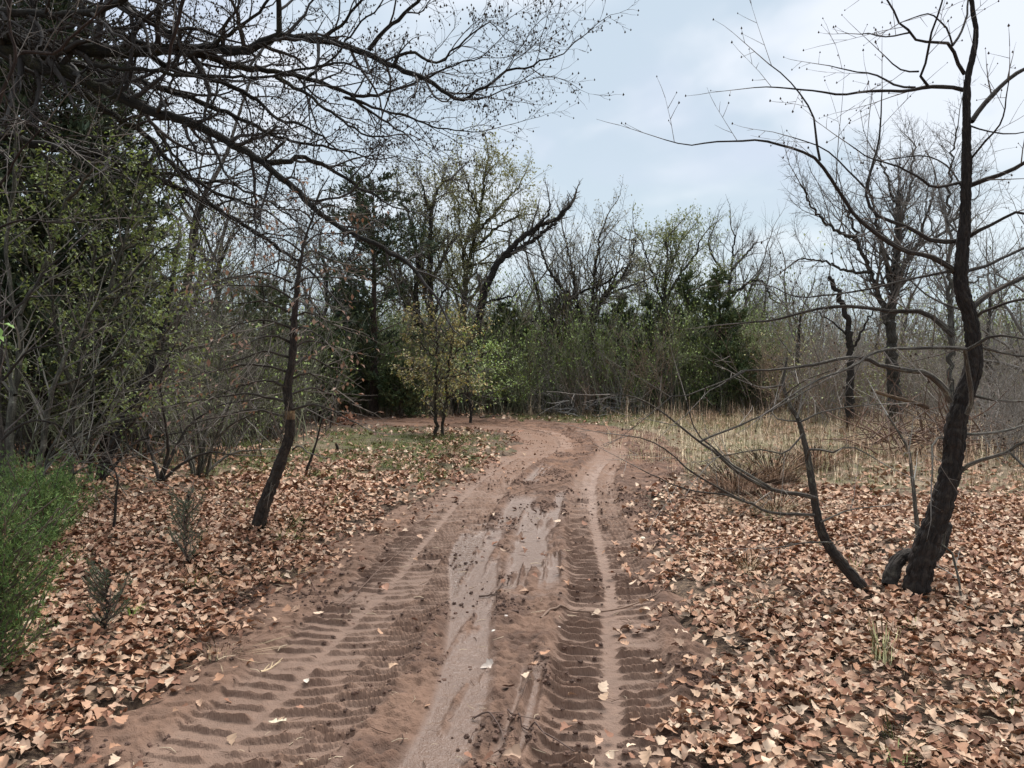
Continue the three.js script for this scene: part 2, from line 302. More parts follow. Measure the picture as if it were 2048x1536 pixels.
// ------------------------------------------------------------------ the mud track with its tyre prints
const band = (v, a, b, s = 0.06) => sst(a - s, a + s, v) * (1 - sst(b - s, b + s, v));
function mud(u, v) {
  const d = u - 4.1, vv0 = v + Math.sin(u * 0.55) * 0.05 + (noise(u * 0.8, 5) - 0.5) * 0.08;
  const n1 = fbm(u * 5, v * 5 + 30, 4), n2 = fbm(u * 19 + 3, v * 19, 4), far = sst(13, 18, d);
  const lugs = (c, w, pitch, curve, seed, gap = 0.12) => {
    const q = (vv0 - c) / w, m = band(q, -1, 1, 0.12);
    if (m <= 0) return [0, 0];
    const ph = (u - curve * q * q - 0.04 * q) / pitch + (q < 0 && gap ? 0.5 : 0) + (noise(u * 3 + seed, v * 3) - 0.5) * 0.35, f = ph - Math.floor(ph), k = Math.floor(ph);
    const ridge = sst(0, 0.08, f) * (1 - sst(0.14, 0.42, f)), mid = 1 - 0.9 * (gap ? band(q, -gap, gap, 0.08) : 0);
    return [m, m * ridge * mid * (0.55 + 0.6 * hash2(k, seed + (q < 0 ? 1 : 7))) * (0.5 + 0.65 * noise(u * 13 + seed, v * 13)) * sst(0.05, 0.4, noise(u * 1.6 + seed, v * 2 + 8) + 0.12)];
  };
  const [ml0, rl0] = lugs(-0.8, 0.33, 0.125, 0.07, 11, 0.1), [ml1, rl1] = lugs(-0.42, 0.13, 0.085, 0.01, 53, 0), ml = Math.max(ml0, ml1), rl = Math.max(rl0, rl1), [mr, rr] = lugs(0.82, 0.31, 0.105, 0.04, 23, 0.15), [mo, ro] = lugs(-1.34, 0.26, 0.17, 0.05, 37), [mx, rx] = lugs(1.36, 0.24, 0.15, -0.06, 41);
  const c1 = lerp(0.12, -0.3, sst(3, 7, d)) + sst(7.5, 9.5, d) * 0.25, w1 = 0.14 + 0.07 * sst(4.5, 6.5, d);
  const s1 = band(vv0, c1 - w1, c1 + w1, 0.025) * sst(8.0, 7.3, d + (n1 - 0.5) * 2.2);
  const s2 = band(vv0, 0.02, 0.47, 0.04) * sst(5.2, 5.9, d + (n1 - 0.5)) * sst(10.4, 9.4, d) * sst(0.36, 0.46, fbm(u * 0.9 + 60, v * 4.5, 3) + 0.05);
  const s2b = band(vv0, -0.2, 0.1, 0.04) * sst(7.6, 8.2, d + (n1 - 0.5)) * sst(9.9, 9.2, d);
  const s3 = band(vv0, -0.17, 0.02, 0.04) * sst(10.6, 11.1, d) * sst(13.2, 12.4, d);
  const s4 = band(vv0, 0.34, 0.47, 0.02) * sst(3.0, 3.2, d) * sst(4.3, 3.9, d) * 0.85 + band(vv0, -0.28, -0.16, 0.02) * sst(3.4, 2.6, d) * 0.7;
  const streak = fbm(v * 13 + 5, u * 0.9, 4);
  const wet = Math.min(1, Math.max(s1, s2, s2b, s3, s4)) * sst(0.34, 0.46, streak + (n1 - 0.5) * 0.3 + 0.06);
  const pale = band(vv0, -0.34, 0.0, 0.05) * sst(14.5, 15.5, d) * sst(22, 19.5, d) * sst(0.3, 0.45, n1) + band(vv0, 0.66, 0.86, 0.03) * sst(8.2, 9, d) * sst(14.5, 13, d) * 0.9 + band(vv0, 1.0, 1.1, 0.03) * sst(9, 9.5, d) * sst(13, 12, d) * 0.6;
  const rough = Math.max(0, 1 - Math.max(ml, mr, wet, mo * 0.6, pale));
  const crumbs = rough * sst(0.38, 0.6, n1);
  let h = (n1 - 0.5) * (0.02 + 0.055 * rough) + (n2 - 0.5) * (0.008 + 0.055 * rough + 0.03 * Math.max(rl, rr));
  h += -0.035 * ml - 0.045 * mr - 0.012 * mo + 0.036 * rl * (1 - far) + 0.044 * rr * (1 - far * 0.8) + 0.022 * ro * (1 - far) + 0.02 * rx * (1 - sst(4, 6.5, d));
  h += 0.035 * band(vv0, 0.4, 0.54, 0.05) * (0.3 + n1) + 0.03 * band(vv0, 1.1, 1.26, 0.06) * n1 + 0.02 * band(vv0, -0.33, -0.24, 0.04) * n1 * (1 - wet);
  h = lerp(h, -0.032 + (noise(u * 1.1, v * 9) - 0.5) * 0.012, wet * 0.93);
  // ruts that run on round the bend
  h += far * (0.03 * (fbm(v * 5.5 + 3, u * 0.25, 3) - 0.5) * 2);
  return { h, wet, crumbs, pale, ridge: Math.max(rl, rr, ro * 0.7), smooth: Math.max(ml, mr), n1, n2, far };
}
{
  const B = new Builder(400000), cols = 270, us = [];
  for (let u = 4.7; u < 46;) { us.push(u); const d = Math.max(2.4, u - 4.1); u += d > 22 ? 0.14 : Math.max(0.0075, Math.min(0.12, (d < 14 ? 0.28 : 0.5) * d * d / 1232)); }
  const frame = (u) => { const t = Math.min(1, u / pathLen), f = t * PATH_N, k = Math.min(PATH_N - 1, Math.floor(f)), a = pathPts[k], b = pathPts[k + 1]; return [lerp(a.x, b.x, f - k), lerp(a.z, b.z, f - k), path.getTangentAt(t)]; };
  us.forEach((u, r) => {
    const [cx, cz, t] = frame(u), l = -halfL(u) - 0.14, w = halfR(u) + 0.14 - l; B.room(cols + 1, cols * 6);
    for (let c = 0; c <= cols; c++) {
      const v = l + w * c / cols, x = cx - t.z * v, z = cz + t.x * v, m = mud(u, v), e = Math.min(v - l, l + w - v);
      const lip = sst(0.0, 0.2, e);
      const y = landAt(x, z, [u, v]) * lerp(0.4, 1, sst(0.3, 0, e)) + m.h * sst(0.02, 0.25, e) - 0.07 * (1 - lip) + 0.012;
      let k = mix3([0.15, 0.084, 0.054], [0.215, 0.127, 0.084], m.n1);
      k = mix3(k, [0.185, 0.092, 0.05], sst(9, 14, u - 4.1) * 0.75);
      k = mix3(k, [0.19, 0.124, 0.09], m.smooth * (0.15 + 0.5 * m.n1) * (1 - m.ridge));
      k = mix3(k, [0.082, 0.042, 0.026], Math.min(0.9, m.crumbs * 0.75));
      k = mix3(k, [0.27, 0.18, 0.135], m.pale * 0.5 * sst(0.3, 0.6, m.n2 * 0.5 + m.n1 * 0.5));
      k = mix3(k, [0.15, 0.093, 0.066], m.wet * 0.8);
      const s = 1 + (m.n2 - 0.5) * (0.4 + 0.8 * m.crumbs); k = [k[0] * s, k[1] * s, k[2] * s];
      B.vert(x, y, z, 0, 1, 0, k, v, u);
      if (r && c) { const q = B.nv - 1; B.tri(q - cols - 2, q - 1, q - cols - 1); B.tri(q - cols - 1, q - 1, q); }
    }
  });
  const g = B.geometry(); g.computeVertexNormals();
  if (g.attributes.normal.getY(5000) < 0) { g.index.array.reverse(); g.computeVertexNormals(); }
  const wetMap = dataTex(512, 2048, (a, b) => { const v = (a - 0.5) * 6, u = b * 32, m = mud(u, v); return 0.93 - 0.62 * m.wet * (0.75 + 0.5 * (m.n2 - 0.3)) - 0.16 * m.smooth * (1 - m.ridge) * (1 - m.far) - 0.06 * m.pale; });
  wetMap.wrapS = wetMap.wrapT = THREE.ClampToEdgeWrapping; wetMap.repeat.set(1 / 6, 1 / 32); wetMap.offset.set(0.5, 0);
  const bump = grainBump.clone(); bump.repeat.set(1.4, 1.4);
  const o = shade(new THREE.Mesh(g, new THREE.MeshStandardMaterial({ vertexColors: true, roughness: 1, roughnessMap: wetMap, bumpMap: bump, bumpScale: 0.01 })));
  o.name = 'mud_track'; tag(o, 'churned red-brown mud track with tyre prints, curving out of sight', null, null, 'structure'); scene.add(o);
}
const mudAt = (x, z, t = track(x, z)) => landAt(x, z, t) + mud(t[0], t[1]).h + 0.012;
const topAt = (x, z) => { const t = track(x, z), e = t[1] < 0 ? -t[1] - halfL(t[0]) : t[1] - halfR(t[0]); return e < -0.05 ? mudAt(x, z, t) : landAt(x, z, t); };
const edgeOf = (t) => t[1] < 0 ? -t[1] - halfL(t[0]) : t[1] - halfR(t[0]);

// ------------------------------------------------------------------ fallen oak leaves
function oakLeaf(seed) {
  const R = mul(seed), B = new Builder(64), st = [[0, 0.02], [0.2, 0.1 + R() * 0.05], [0.34, 0.21 + R() * 0.05], [0.46, 0.18 + R() * 0.05], [0.62, 0.33 + R() * 0.1], [0.76, 0.28 + R() * 0.08], [0.88, 0.33 + R() * 0.06], [0.97, 0.16 + R() * 0.1]];
  const bend = (R() - 0.35) * 2.2, fold = 0.1 + R() * 0.8, roll = (R() - 0.5) * 0.9, put = (t, w) => { const x = w, y = Math.abs(w) * fold + Math.sin(t * 3.1) * bend * 0.16 + w * (t - 0.5) * roll + (R() - 0.5) * 0.05; const g = 0.82 + R() * 0.3; return B.vert(x, y, t - 0.5, 0, 1, 0, [g, g, g]); };
  B.room(80, 200);
  const rows = st.map(([t, w]) => [put(t - 0.04, -w * (0.8 + R() * 0.4)), put(t, 0), put(t - 0.04, w * (0.8 + R() * 0.4))]);
  for (let k = 1; k < rows.length; k++) for (let s = 0; s < 2; s++) { const a = rows[k - 1], b = rows[k]; B.tri(a[s], b[s], a[s + 1]); B.tri(a[s + 1], b[s], b[s + 1]); }
  const g = B.geometry(); g.computeVertexNormals(); return g;
}
const LEAVES = [3, 8, 15, 22, 31, 44].map(oakLeaf);
const LEAF_TONES = [[0.47, 0.275, 0.17], [0.40, 0.21, 0.12], [0.52, 0.345, 0.225], [0.25, 0.115, 0.065], [0.63, 0.465, 0.33], [0.17, 0.075, 0.04], [0.45, 0.28, 0.185], [0.36, 0.235, 0.16]];
{
  const R = mul(71), all = [], q = new THREE.Quaternion(), e = new THREE.Euler();
  const density = (x, z, t) => {
    const ed = edgeOf(t), right = t[1] > 0, d = -z;
    if (ed < -0.6) return 0.004;
    let k = sst(-0.28, 0.42, ed + (noise(x * 3, z * 3) - 0.5) * 0.5);
    k = Math.max(k, 0.05 * sst(-0.6, -0.2, ed));
    if (right) k *= lerp(1, 0.3, sst(8.5, 11, d + (noise(x * 0.8, z * 0.8) - 0.5) * 2)) * (1 - 0.6 * field(x, z)); else k *= lerp(1, 0.55, sst(1.4, 3.4, ed)) * lerp(1, 0.3, clearing(x, z)) * lerp(1, 0.6, sst(12, 18, d));
    k *= 0.55 + 0.9 * sst(0.28, 0.55, noise(x * 2.1 + 50, z * 2.1));
    if (d > 21) k = Math.min(k, 0.3);
    return k;
  };
  const zone = (x0, x1, z0, z1, per, size) => {
    const n = Math.round((x1 - x0) * (z1 - z0) * per);
    for (let i = 0; i < n; i++) {
      const x = lerp(x0, x1, R()), z = lerp(z0, z1, R()), keep = R();
      if (Math.abs(x) > -z * 0.69 + 0.7) { R(); continue; }
      const t = track(x, z); if (keep > density(x, z, t)) continue;
      const s = size * (0.55 + R() * 0.75), lift = R();
      e.set((R() - 0.5) * 1.2, R() * 6.283, (R() - 0.5) * 1.2, 'YXZ'); q.setFromEuler(e);
      const y = (edgeOf(t) < -0.05 ? mudAt(x, z, t) : landAt(x, z, t)) + 0.006 + lift * 0.045;
      let tone = Math.floor(R() * LEAF_TONES.length); if (t[1] < 0 && R() < 0.35) tone = [3, 5, 1, 6][Math.floor(R() * 4)];
      const c = vary(LEAF_TONES[tone], R, 0.16), d = Math.hypot(x, z);
      all.push({ m: new THREE.Matrix4().compose(V(x, y, z), q, V(s, s, s)), c, big: s / d * (Math.abs(x) < -z * 0.66 && -z > 3.1 ? 1 : 0), kind: Math.floor(R() * LEAVES.length), tone });
    }
  };
  zone(-8.5, 8.5, -5, -2.6, 1350, 0.06); zone(-8.5, 8.5, -9, -5, 950, 0.063); zone(-11, 10, -14, -9, 260, 0.088); zone(-14, 14, -20, -14, 70, 0.1); zone(-20, 20, -31, -20, 30, 0.13);
  all.sort((a, b) => b.big - a.big);
  const mats = LEAF_TONES.map((c) => new THREE.MeshStandardMaterial({ vertexColors: true, color: new THREE.Color().setRGB(...c), roughness: 0.75, side: THREE.DoubleSide }));
  all.slice(0, 300).forEach((l, i) => { const o = shade(new THREE.Mesh(LEAVES[l.kind], mats[l.tone])); o.name = i ? 'leaf_' + String(i).padStart(3, '0') : 'leaf'; o.applyMatrix4(l.m); ground.add(o); });
  const rest = all.slice(300), heap = new THREE.Group(); heap.name = 'leaf_litter'; scene.add(heap);
  tag(heap, 'carpet of curled dry oak leaves along both sides of the track', 'leaf litter', null, 'stuff');
  LEAVES.forEach((g, k) => {
    const own = rest.filter((l) => l.kind === k), im = shade(new THREE.InstancedMesh(g, M.litter, own.length)); im.name = 'leaves'; tag(im, null, null, null, 'stuff');
    own.forEach((l, i) => { im.setMatrixAt(i, l.m); im.setColorAt(i, new THREE.Color().setRGB(...l.c)); });
    heap.add(im);
  });
  console.log('leaves', all.length);
}

// ------------------------------------------------------------------ scattered stuff: an InstancedMesh of small pieces put on the land
function scatter(name, label, category, geos, mat, places) { // places: [{ x, z, y, s, yaw, tilt, c, k, sy }]
  const hold = geos.length > 1 ? new THREE.Group() : null;
  if (hold) { hold.name = name; scene.add(tag(hold, label, category, null, 'stuff')); }
  geos.forEach((g, k) => {
    const own = places.filter((p) => (p.k ?? 0) % geos.length === k); if (!own.length) return;
    const im = shade(new THREE.InstancedMesh(g, mat, own.length)), m = new THREE.Matrix4(), q = new THREE.Quaternion();
    own.forEach((p, i) => { q.setFromEuler(new THREE.Euler(p.tilt ?? 0, p.yaw, p.roll ?? 0, 'YXZ')); im.setMatrixAt(i, m.compose(V(p.x, p.y, p.z), q, V(p.s, p.s * (p.sy ?? 1), p.s))); im.setColorAt(i, new THREE.Color().setRGB(...p.c)); });
    if (hold) { im.name = name + '_piece'; tag(im, null, null, null, 'stuff'); hold.add(im); } else { im.name = name; scene.add(tag(im, label, category, null, 'stuff')); }
  });
}
{ // crumbs of mud
  const clod = (seed) => { const g = new THREE.IcosahedronGeometry(1, 1), p = g.attributes.position; for (let i = 0; i < p.count; i++) { const k = 0.62 + 0.6 * hash2(Math.round(p.getX(i) * 50) + seed, Math.round(p.getY(i) * 50) * 7 + Math.round(p.getZ(i) * 50)); p.setXYZ(i, p.getX(i) * k, p.getY(i) * k * 0.7, p.getZ(i) * k); } g.computeVertexNormals(); return g; };
  const R = mul(5), out = [];
  for (let i = 0; i < 200000; i++) {
    const u = 6.2 + 22 * Math.pow(R(), 1.7), t = path.getTangentAt(Math.min(1, u / pathLen)), c = path.getPointAt(Math.min(1, u / pathLen)), v = (R() - 0.5) * 4.4, x = c.x - t.z * v, z = c.z + t.x * v;
    if (v < -halfL(u) - 0.1 || v > halfR(u) + 0.15) { R(); continue; }
    const m = mud(u, v), w = Math.max(m.crumbs, m.ridge * 0.5, 0.06) * sst(0.3, 0.62, noise(u * 2.3, v * 3.1));
    if (R() > w * 0.9) continue;
    const s = 0.003 + 0.013 * Math.pow(R(), 3);
    out.push({ x, z, y: mudAt(x, z, [u, v]) + s * 0.2, s, yaw: R() * 6.28, tilt: R() - 0.5, c: vary(mix3([0.10, 0.056, 0.039], [0.19, 0.105, 0.066], sst(9, 15, u - 4)), R, 0.35), k: Math.floor(R() * 3) });
  }
  scatter('mud_crumbs', 'crumbs of churned soil strewn between the tyre prints', 'soil crumbs', [clod(1), clod(2), clod(3)], new THREE.MeshStandardMaterial({ roughness: 0.95 }), out);
  // chaff: bits of straw, leaf and twig trodden into the mud and the banks
  const B = new Builder(16); B.room(8, 12); B.tube([V(0, 0, -0.5), V(0.12, 0.04, 0), V(0, 0, 0.5)], [0.02, 0.028, 0.014], 3, [1, 1, 1]);
  const bits = [];
  for (let i = 0; i < 15000; i++) {
    const z = -2.6 - 11 * Math.pow(R(), 1.5), x = (R() - 0.5) * 2 * (-z * 0.7 + 0.4), t = track(x, z), e = edgeOf(t); if (e < 0 && R() > 0.3) continue;
    const pale = R() < 0.3;
    bits.push({ x, z, y: topAt(x, z) + 0.01 + (e > 0 ? R() * 0.03 : 0), s: 0.02 + 0.1 * R() ** 3, yaw: R() * 6.28, tilt: (R() - 0.5) * 0.3, c: vary(pale ? [0.5, 0.39, 0.27] : [0.13, 0.075, 0.05], R, 0.3) });
  }
  scatter('plant_chaff', 'broken straw and twig bits lying over mud and leaves', 'plant debris', [B.geometry()], new THREE.MeshStandardMaterial({ roughness: 0.9 }), bits);
}

// ------------------------------------------------------------------ grasses
function tuft(seed, n, h, spread, lean, wid) {
  const R = mul(seed), B = new Builder(256);
  for (let i = 0; i < n; i++) {
    const a = R() * 6.283, r = spread * Math.sqrt(R()) * 0.35, l = h * (0.45 + R() * 0.7), b = a + (R() - 0.5), o = spread * (0.3 + R()) * lean, p0 = V(Math.cos(a) * r, -0.02, Math.sin(a) * r), p2 = V(p0.x + Math.cos(b) * o, l, p0.z + Math.sin(b) * o);
    const p1 = p0.clone().lerp(p2, 0.5).add(V(-Math.cos(b) * o * 0.2, l * 0.1, -Math.sin(b) * o * 0.2)), g = 0.7 + R() * 0.6, side = V(Math.cos(b), 0.2, Math.sin(b));
    B.blade(p0, p1, wid, side, [g * 0.95, g * 0.95, g * 0.95], [g, g, g], 0.7); B.blade(p1.clone().lerp(p0, 0.12), p2, wid * 0.85, side, [g, g, g], [g * 1.1, g * 1.08, g], 0.7);
  }
  return B.geometry();
}
{
  const R = mul(19), dry = [], green = [];
  for (let i = 0; i < 8500; i++) {
    const z = -9 - 20 * R(), x = lerp(1.5, 20, R()); if (x > -z * 0.72 || R() > field(x, z) * (0.35 + 0.8 * noise(x * 0.8, z * 0.8))) continue;
    const red = noise(x * 0.5 + 9, z * 0.5 + 3) > 0.52;
    dry.push({ x, z, y: landAt(x, z), s: 0.35 + R() * 0.6, sy: 0.45 + R() * 0.6, yaw: R() * 6.28, k: Math.floor(R() * 4), c: vary(red ? [0.46, 0.31, 0.21] : R() < 0.2 ? [0.32, 0.30, 0.15] : [0.66, 0.54, 0.37], R, 0.25) });
  }
  for (let i = 0; i < 2200; i++) { const z = -23 - 7 * R(), x = lerp(-12, 14, R()); if (R() < 0.5) dry.push({ x, z: z - 3, y: lie(x, z - 3), s: 0.4 + R() * 0.7, yaw: R() * 6.28, k: Math.floor(R() * 4), c: vary([0.36, 0.27, 0.17], R, 0.3) }); }
  scatter('dry_grass', 'tan and reddish dead grass of the open field', 'dry grass', [tuft(1, 16, 0.42, 0.3, 0.7, 0.008), tuft(2, 13, 0.55, 0.24, 0.5, 0.008), tuft(3, 20, 0.3, 0.35, 0.9, 0.007), tuft(4, 7, 0.85, 0.15, 0.5, 0.007)], M.needle, dry);
  for (let i = 0; i < 26000; i++) {
    const z = -3.5 - 25 * R(), x = lerp(-9, 12, R()); if (Math.abs(x) > -z * 0.72) continue;
    const t = track(x, z), w = Math.max(clearing(x, z) * sst(0.35, 0.6, noise(x * 1.1 + 3, z * 1.1)) * 1.2, verge(x, z) * 0.6, field(x, z) * 0.14, 0.012 + (edgeOf(t) > 0.5 && t[1] < 0 ? 0.03 : 0)); if (edgeOf(t) < 0.15 || R() > w) continue;
    green.push({ x, z, y: landAt(x, z), s: 0.5 + R() * 0.8, yaw: R() * 6.28, k: Math.floor(R() * 2), c: vary(mix3([0.19, 0.25, 0.065], [0.36, 0.32, 0.15], R() * (verge(x, z) > 0.3 ? 1 : 0.6)), R, 0.25) });
  }
  scatter('green_grass', 'short new green grass of the clearing inside the bend', 'green grass', [tuft(11, 14, 0.13, 0.16, 0.8, 0.006), tuft(12, 18, 0.09, 0.2, 0.9, 0.006)], M.needle, green);
  console.log('grass', dry.length, green.length);
}

// ------------------------------------------------------------------ tree habits
const DARK = [0.042, 0.035, 0.031], GREY = [0.17, 0.15, 0.13], PALE = [0.44, 0.415, 0.37], BROWN = [0.11, 0.078, 0.06];
const tone = (c, a = 0.25) => (lev, R) => vary(c, R, a);
// short crooked shoots with buds, as a post oak has in early spring
const OAKTWIG = { seg: [0.14, 0.09, 0.06], gnarl: [0.7, 0.85, 0.8], up: [0.25, 0.35, 0.3], kids: [5.4, 4.6, 3], perMetre: false, ang: [0.85, 0.8, 0.7], ratio: [0.5, 0.55, 0.6], sides: [5, 4, 3], max: 2, rmin: 0.0021, thin: 0.55, taper: 0.4, col: tone(DARK) };
const LONGTWIG = { ...OAKTWIG, gnarl: [0.22, 0.25, 0.3], up: [0.1, 0.2, 0.2], kids: [4.5, 2.6, 2], ratio: [0.42, 0.45, 0.5], rmin: 0.0022, from: 0.2 };
function buds(name, tips, r, c, parent, R, share = 1) { const B = new Builder(); for (const t of tips) if (R() < share) { B.bud(t.p, r * (0.7 + R() * 0.7), vary(c, R, 0.3)); } return B.build(name, M.twig, parent); }
function leaves(tips, o, R, parent, name = 'leaves') {
  const B = new Builder();
  for (const t of tips) {
    if (o.where && !o.where(t.p)) continue;
    for (let k = 0; k < o.n; k++) {
      if (R() > (o.share ?? 1)) continue;
      const d = around(t.d, 0.5 + R() * 0.9, R() * 6.283); d.y -= o.droop ?? 0.2; d.normalize();
      const c = vary(o.cols[Math.floor(R() * o.cols.length)], R, 0.22), s = o.size * (0.6 + R() * 0.7);
      B.leaf(t.p.clone().addScaledVector(t.d, (R() - 0.5) * (o.spread ?? 0.05)).add(V((R() - 0.5), (R() - 0.5), (R() - 0.5)).multiplyScalar(o.spread ?? 0.05)), d, V(0, 1, 0), s, s * (o.wide ?? 0.5), c);
    }
  }
  return B.build(name, M.leaf, parent);
}
// a thing traced limb by limb: [line, d0, d1, w0, w1, shoots?]
function limbs(t, list, def, S, R, o = {}) {
  for (const [line, d0, d1, w0, w1, own] of list) {
    const l = trace(line, d0, d1, w0, w1, o.wob ?? 0.012, R), B = new Builder(), T = new Builder(), tips = [];
    B.tube(l.pts, l.rads, w0 > 14 ? 12 : 7, typeof o.col === 'function' ? (k, p) => o.col(k, p, R) : vary(o.col ?? DARK, R, 0.15), w0 > 14 ? (a, s, r) => r * 0.14 * (fbm(a * 3 + line.length, s * 9, 3) - 0.5) : null);
    const m = B.build('limb', M.bark, t);
    sprout(T, l, { ...def, ...own }, S, R, tips); T.build('twigs', M.twig, m);
    if (o.bud) buds('buds', tips, o.bud, o.budCol ?? [0.1, 0.075, 0.055], m, R, o.budShare ?? 0.8);
    o.tips?.push(...tips);
  }
}
// bark in blocky plates between dark furrows
const plates = (k, seed = 0) => (a, s, r) => {
  const q = a / 6.2832 * k, w = s / 0.045, warp = noise(q * 0.8 + seed, w * 0.5) * 0.8; let f1 = 9, f2 = 9; const ix = Math.floor(q), iy = Math.floor(w * 0.55 + warp);
  for (let j = -1; j <= 1; j++) for (let i = -1; i <= 1; i++) { const cx = ((ix + i) % k + k) % k, x = ix + i + 0.2 + 0.6 * hash2(cx + seed, iy + j), y = iy + j + 0.15 + 0.7 * hash2(cx + 91 + seed, iy + j + 7), d = Math.hypot((x - q) * 1.1, y - (w * 0.55 + warp)); if (d < f1) { f2 = f1; f1 = d; } else if (d < f2) f2 = d; }
  return r * 0.19 * (Math.min(1, (f2 - f1) * 2.2) - 0.7) + r * 0.1 * (noise(q * 3, w * 1.7) - 0.5);
};
function trunk(t, line, d0, d1, w0, w1, col, R, sides = 10, relief = null, name = 'trunk', fine = false) {
  const l = trace(line, d0, d1, w0, w1, fine ? 0.002 : 0.008, R), B = new Builder();
  let { pts, rads } = l;
  if (fine) { const c = new THREE.CatmullRomCurve3(pts), n = Math.round(l.L / 0.011), q = c.getSpacedPoints(n); rads = q.map((_, i) => { const f = i / n * (pts.length - 1), k = Math.min(pts.length - 2, Math.floor(f)); return lerp(rads[k], rads[k + 1], f - k); }); pts = q; }
  B.tube(pts, rads, sides, col, relief);
  return { l, mesh: B.build(name, M.bark, t, fine) };
}

// ------------------------------------------------------------------ 1. the big oak whose boughs hang over the track (its trunk stands outside the frame)
{
  const R = mul(101), t = thing('post_oak', 'big bare oak whose dark crooked boughs hang down over the clearing, budding at the tips', 'tree', V(-7.3, lie(-7.3, -8.6), -8.6)), o = t.position;
  const B = new Builder(), tp = [V(o.x + 0.1, o.y - 0.1, o.z), V(o.x, o.y + 1.2, o.z), V(o.x + 0.1, o.y + 2.6, o.z), V(o.x + 0.3, o.y + 3.9, o.z + 0.1), V(o.x + 0.4, o.y + 5.4, o.z), V(o.x + 0.2, o.y + 7.2, o.z - 0.2), V(o.x + 0.5, o.y + 9.4, o.z)];
  B.tube(new THREE.CatmullRomCurve3(tp).getSpacedPoints(60), Array.from({ length: 61 }, (_, i) => lerp(0.36, 0.1, i / 60) + 0.16 * Math.exp(-i / 4)), 18, DARK, plates(16)); B.build('trunk', M.bark, t);
  const moss = (k, p, R) => mix3(vary([0.046, 0.039, 0.034], R, 0.3), [0.09, 0.085, 0.03], k < 0.45 && R() < 0.3 ? 0.7 : 0.1);
  const limb = [
    ['-240,-20 -120,55 0,95 39,109 78,133 137,145 176,166 225,187 273,211 312,225 361,238 410,260 461,287 526,325 554,349 598,386 642,427 664,444 705,468 756,492 808,523 836,545', 8.6, 7.8, 34, 7],
    ['526,325 581,323 595,309 618,318 654,335 691,359 725,379 765,398', 8.05, 8.5, 13, 4],
    ['-240,10 -100,62 0,80 49,84 117,94 195,102 254,105 312,102 361,98 413,95 492,101 527,82 555,74 634,79 690,91 738,107 788,134 842,153 873,173 917,203 952,183 990,161 1018,136 1053,136 1081,123 1099,115', 8.6, 7.6, 40, 3],
    ['361,98 427,116 478,133 547,144 598,154 649,167 697,187 750,192 795,177 842,161', 8.2, 8.9, 15, 4],
    ['552,154 612,189 653,221 694,246 728,268 770,272', 8.4, 8.0, 9, 3],
    ['556,76 557,40 554,-10 560,-60', 8.0, 7.8, 13, 8],
    ['-220,40 -60,90 98,115 156,129 215,145 273,162 332,180 398,203 437,219 496,243 547,270 615,287 697,304 735,316', 8.7, 9.3, 24, 3],
    ['240,98 273,98 308,116 342,137 410,154 478,178 530,212 554,239 591,246 643,273 670,296', 8.3, 8.8, 15, 3],
    ['190,130 290,140 386,150 513,154 581,143 666,126 705,128', 7.9, 7.4, 9, 4],
    ['150,-120 236,0 284,34 325,58 352,85 366,98', 8.0, 8.2, 20, 16],
    ['120,-60 157,7 191,34 232,65 273,82 330,98', 8.7, 8.3, 16, 10],
    ['-240,180 -90,240 0,267 68,287 144,301 205,311 273,342 342,369 393,393 444,424 496,455 547,489 598,523 640,560', 9.4, 9.8, 28, 4],
    ['280,342 318,345 355,349 393,362 461,366 485,379 533,400 570,425 600,450', 9.5, 9.9, 9, 3],
    ['137,150 171,191 239,239 290,267 325,308 359,342 410,373 461,396 506,410 560,440', 8.7, 9.2, 16, 3],
    ['284,219 308,256 338,297 369,335 410,393 440,425', 8.4, 8.9, 7, 3],
    ['738,100 769,57 798,38 832,6 870,-40', 7.9, 7.5, 9, 6],
    ['788,130 804,110 835,104 854,121 889,120 908,98 927,83 968,52 980,46 992,55', 7.8, 7.5, 8, 2],
    ['851,158 895,139 930,124 962,117', 7.7, 7.4, 5, 2],
    ['700,187 747,230 785,252 826,280 840,300', 8.6, 8.9, 7, 2],
    ['690,195 740,212 795,227 840,244 902,262 958,262', 8.5, 8.2, 7, 2],
    ['410,260 470,300 500,330 540,370', 8.4, 8.9, 4, 2],
    ['-200,-60 -40,10 90,30 200,20 300,-30', 8.2, 7.6, 22, 12], ['420,95 470,60 520,20 560,-30', 8.1, 7.6, 9, 5], ['640,80 690,40 720,0 740,-40', 8.0, 7.6, 8, 4], ['610,160 660,120 710,60 760,10', 8.4, 8.0, 6, 3],
  ];
  limbs(t, limb, { per: 4.6, len: 1.0, from: 0.2, ang: 0.85, lift: 0.1, thin: 0.55 }, OAKTWIG, R, { col: moss, wob: 0.03, bud: 0.0095, budShare: 0.8 });
}

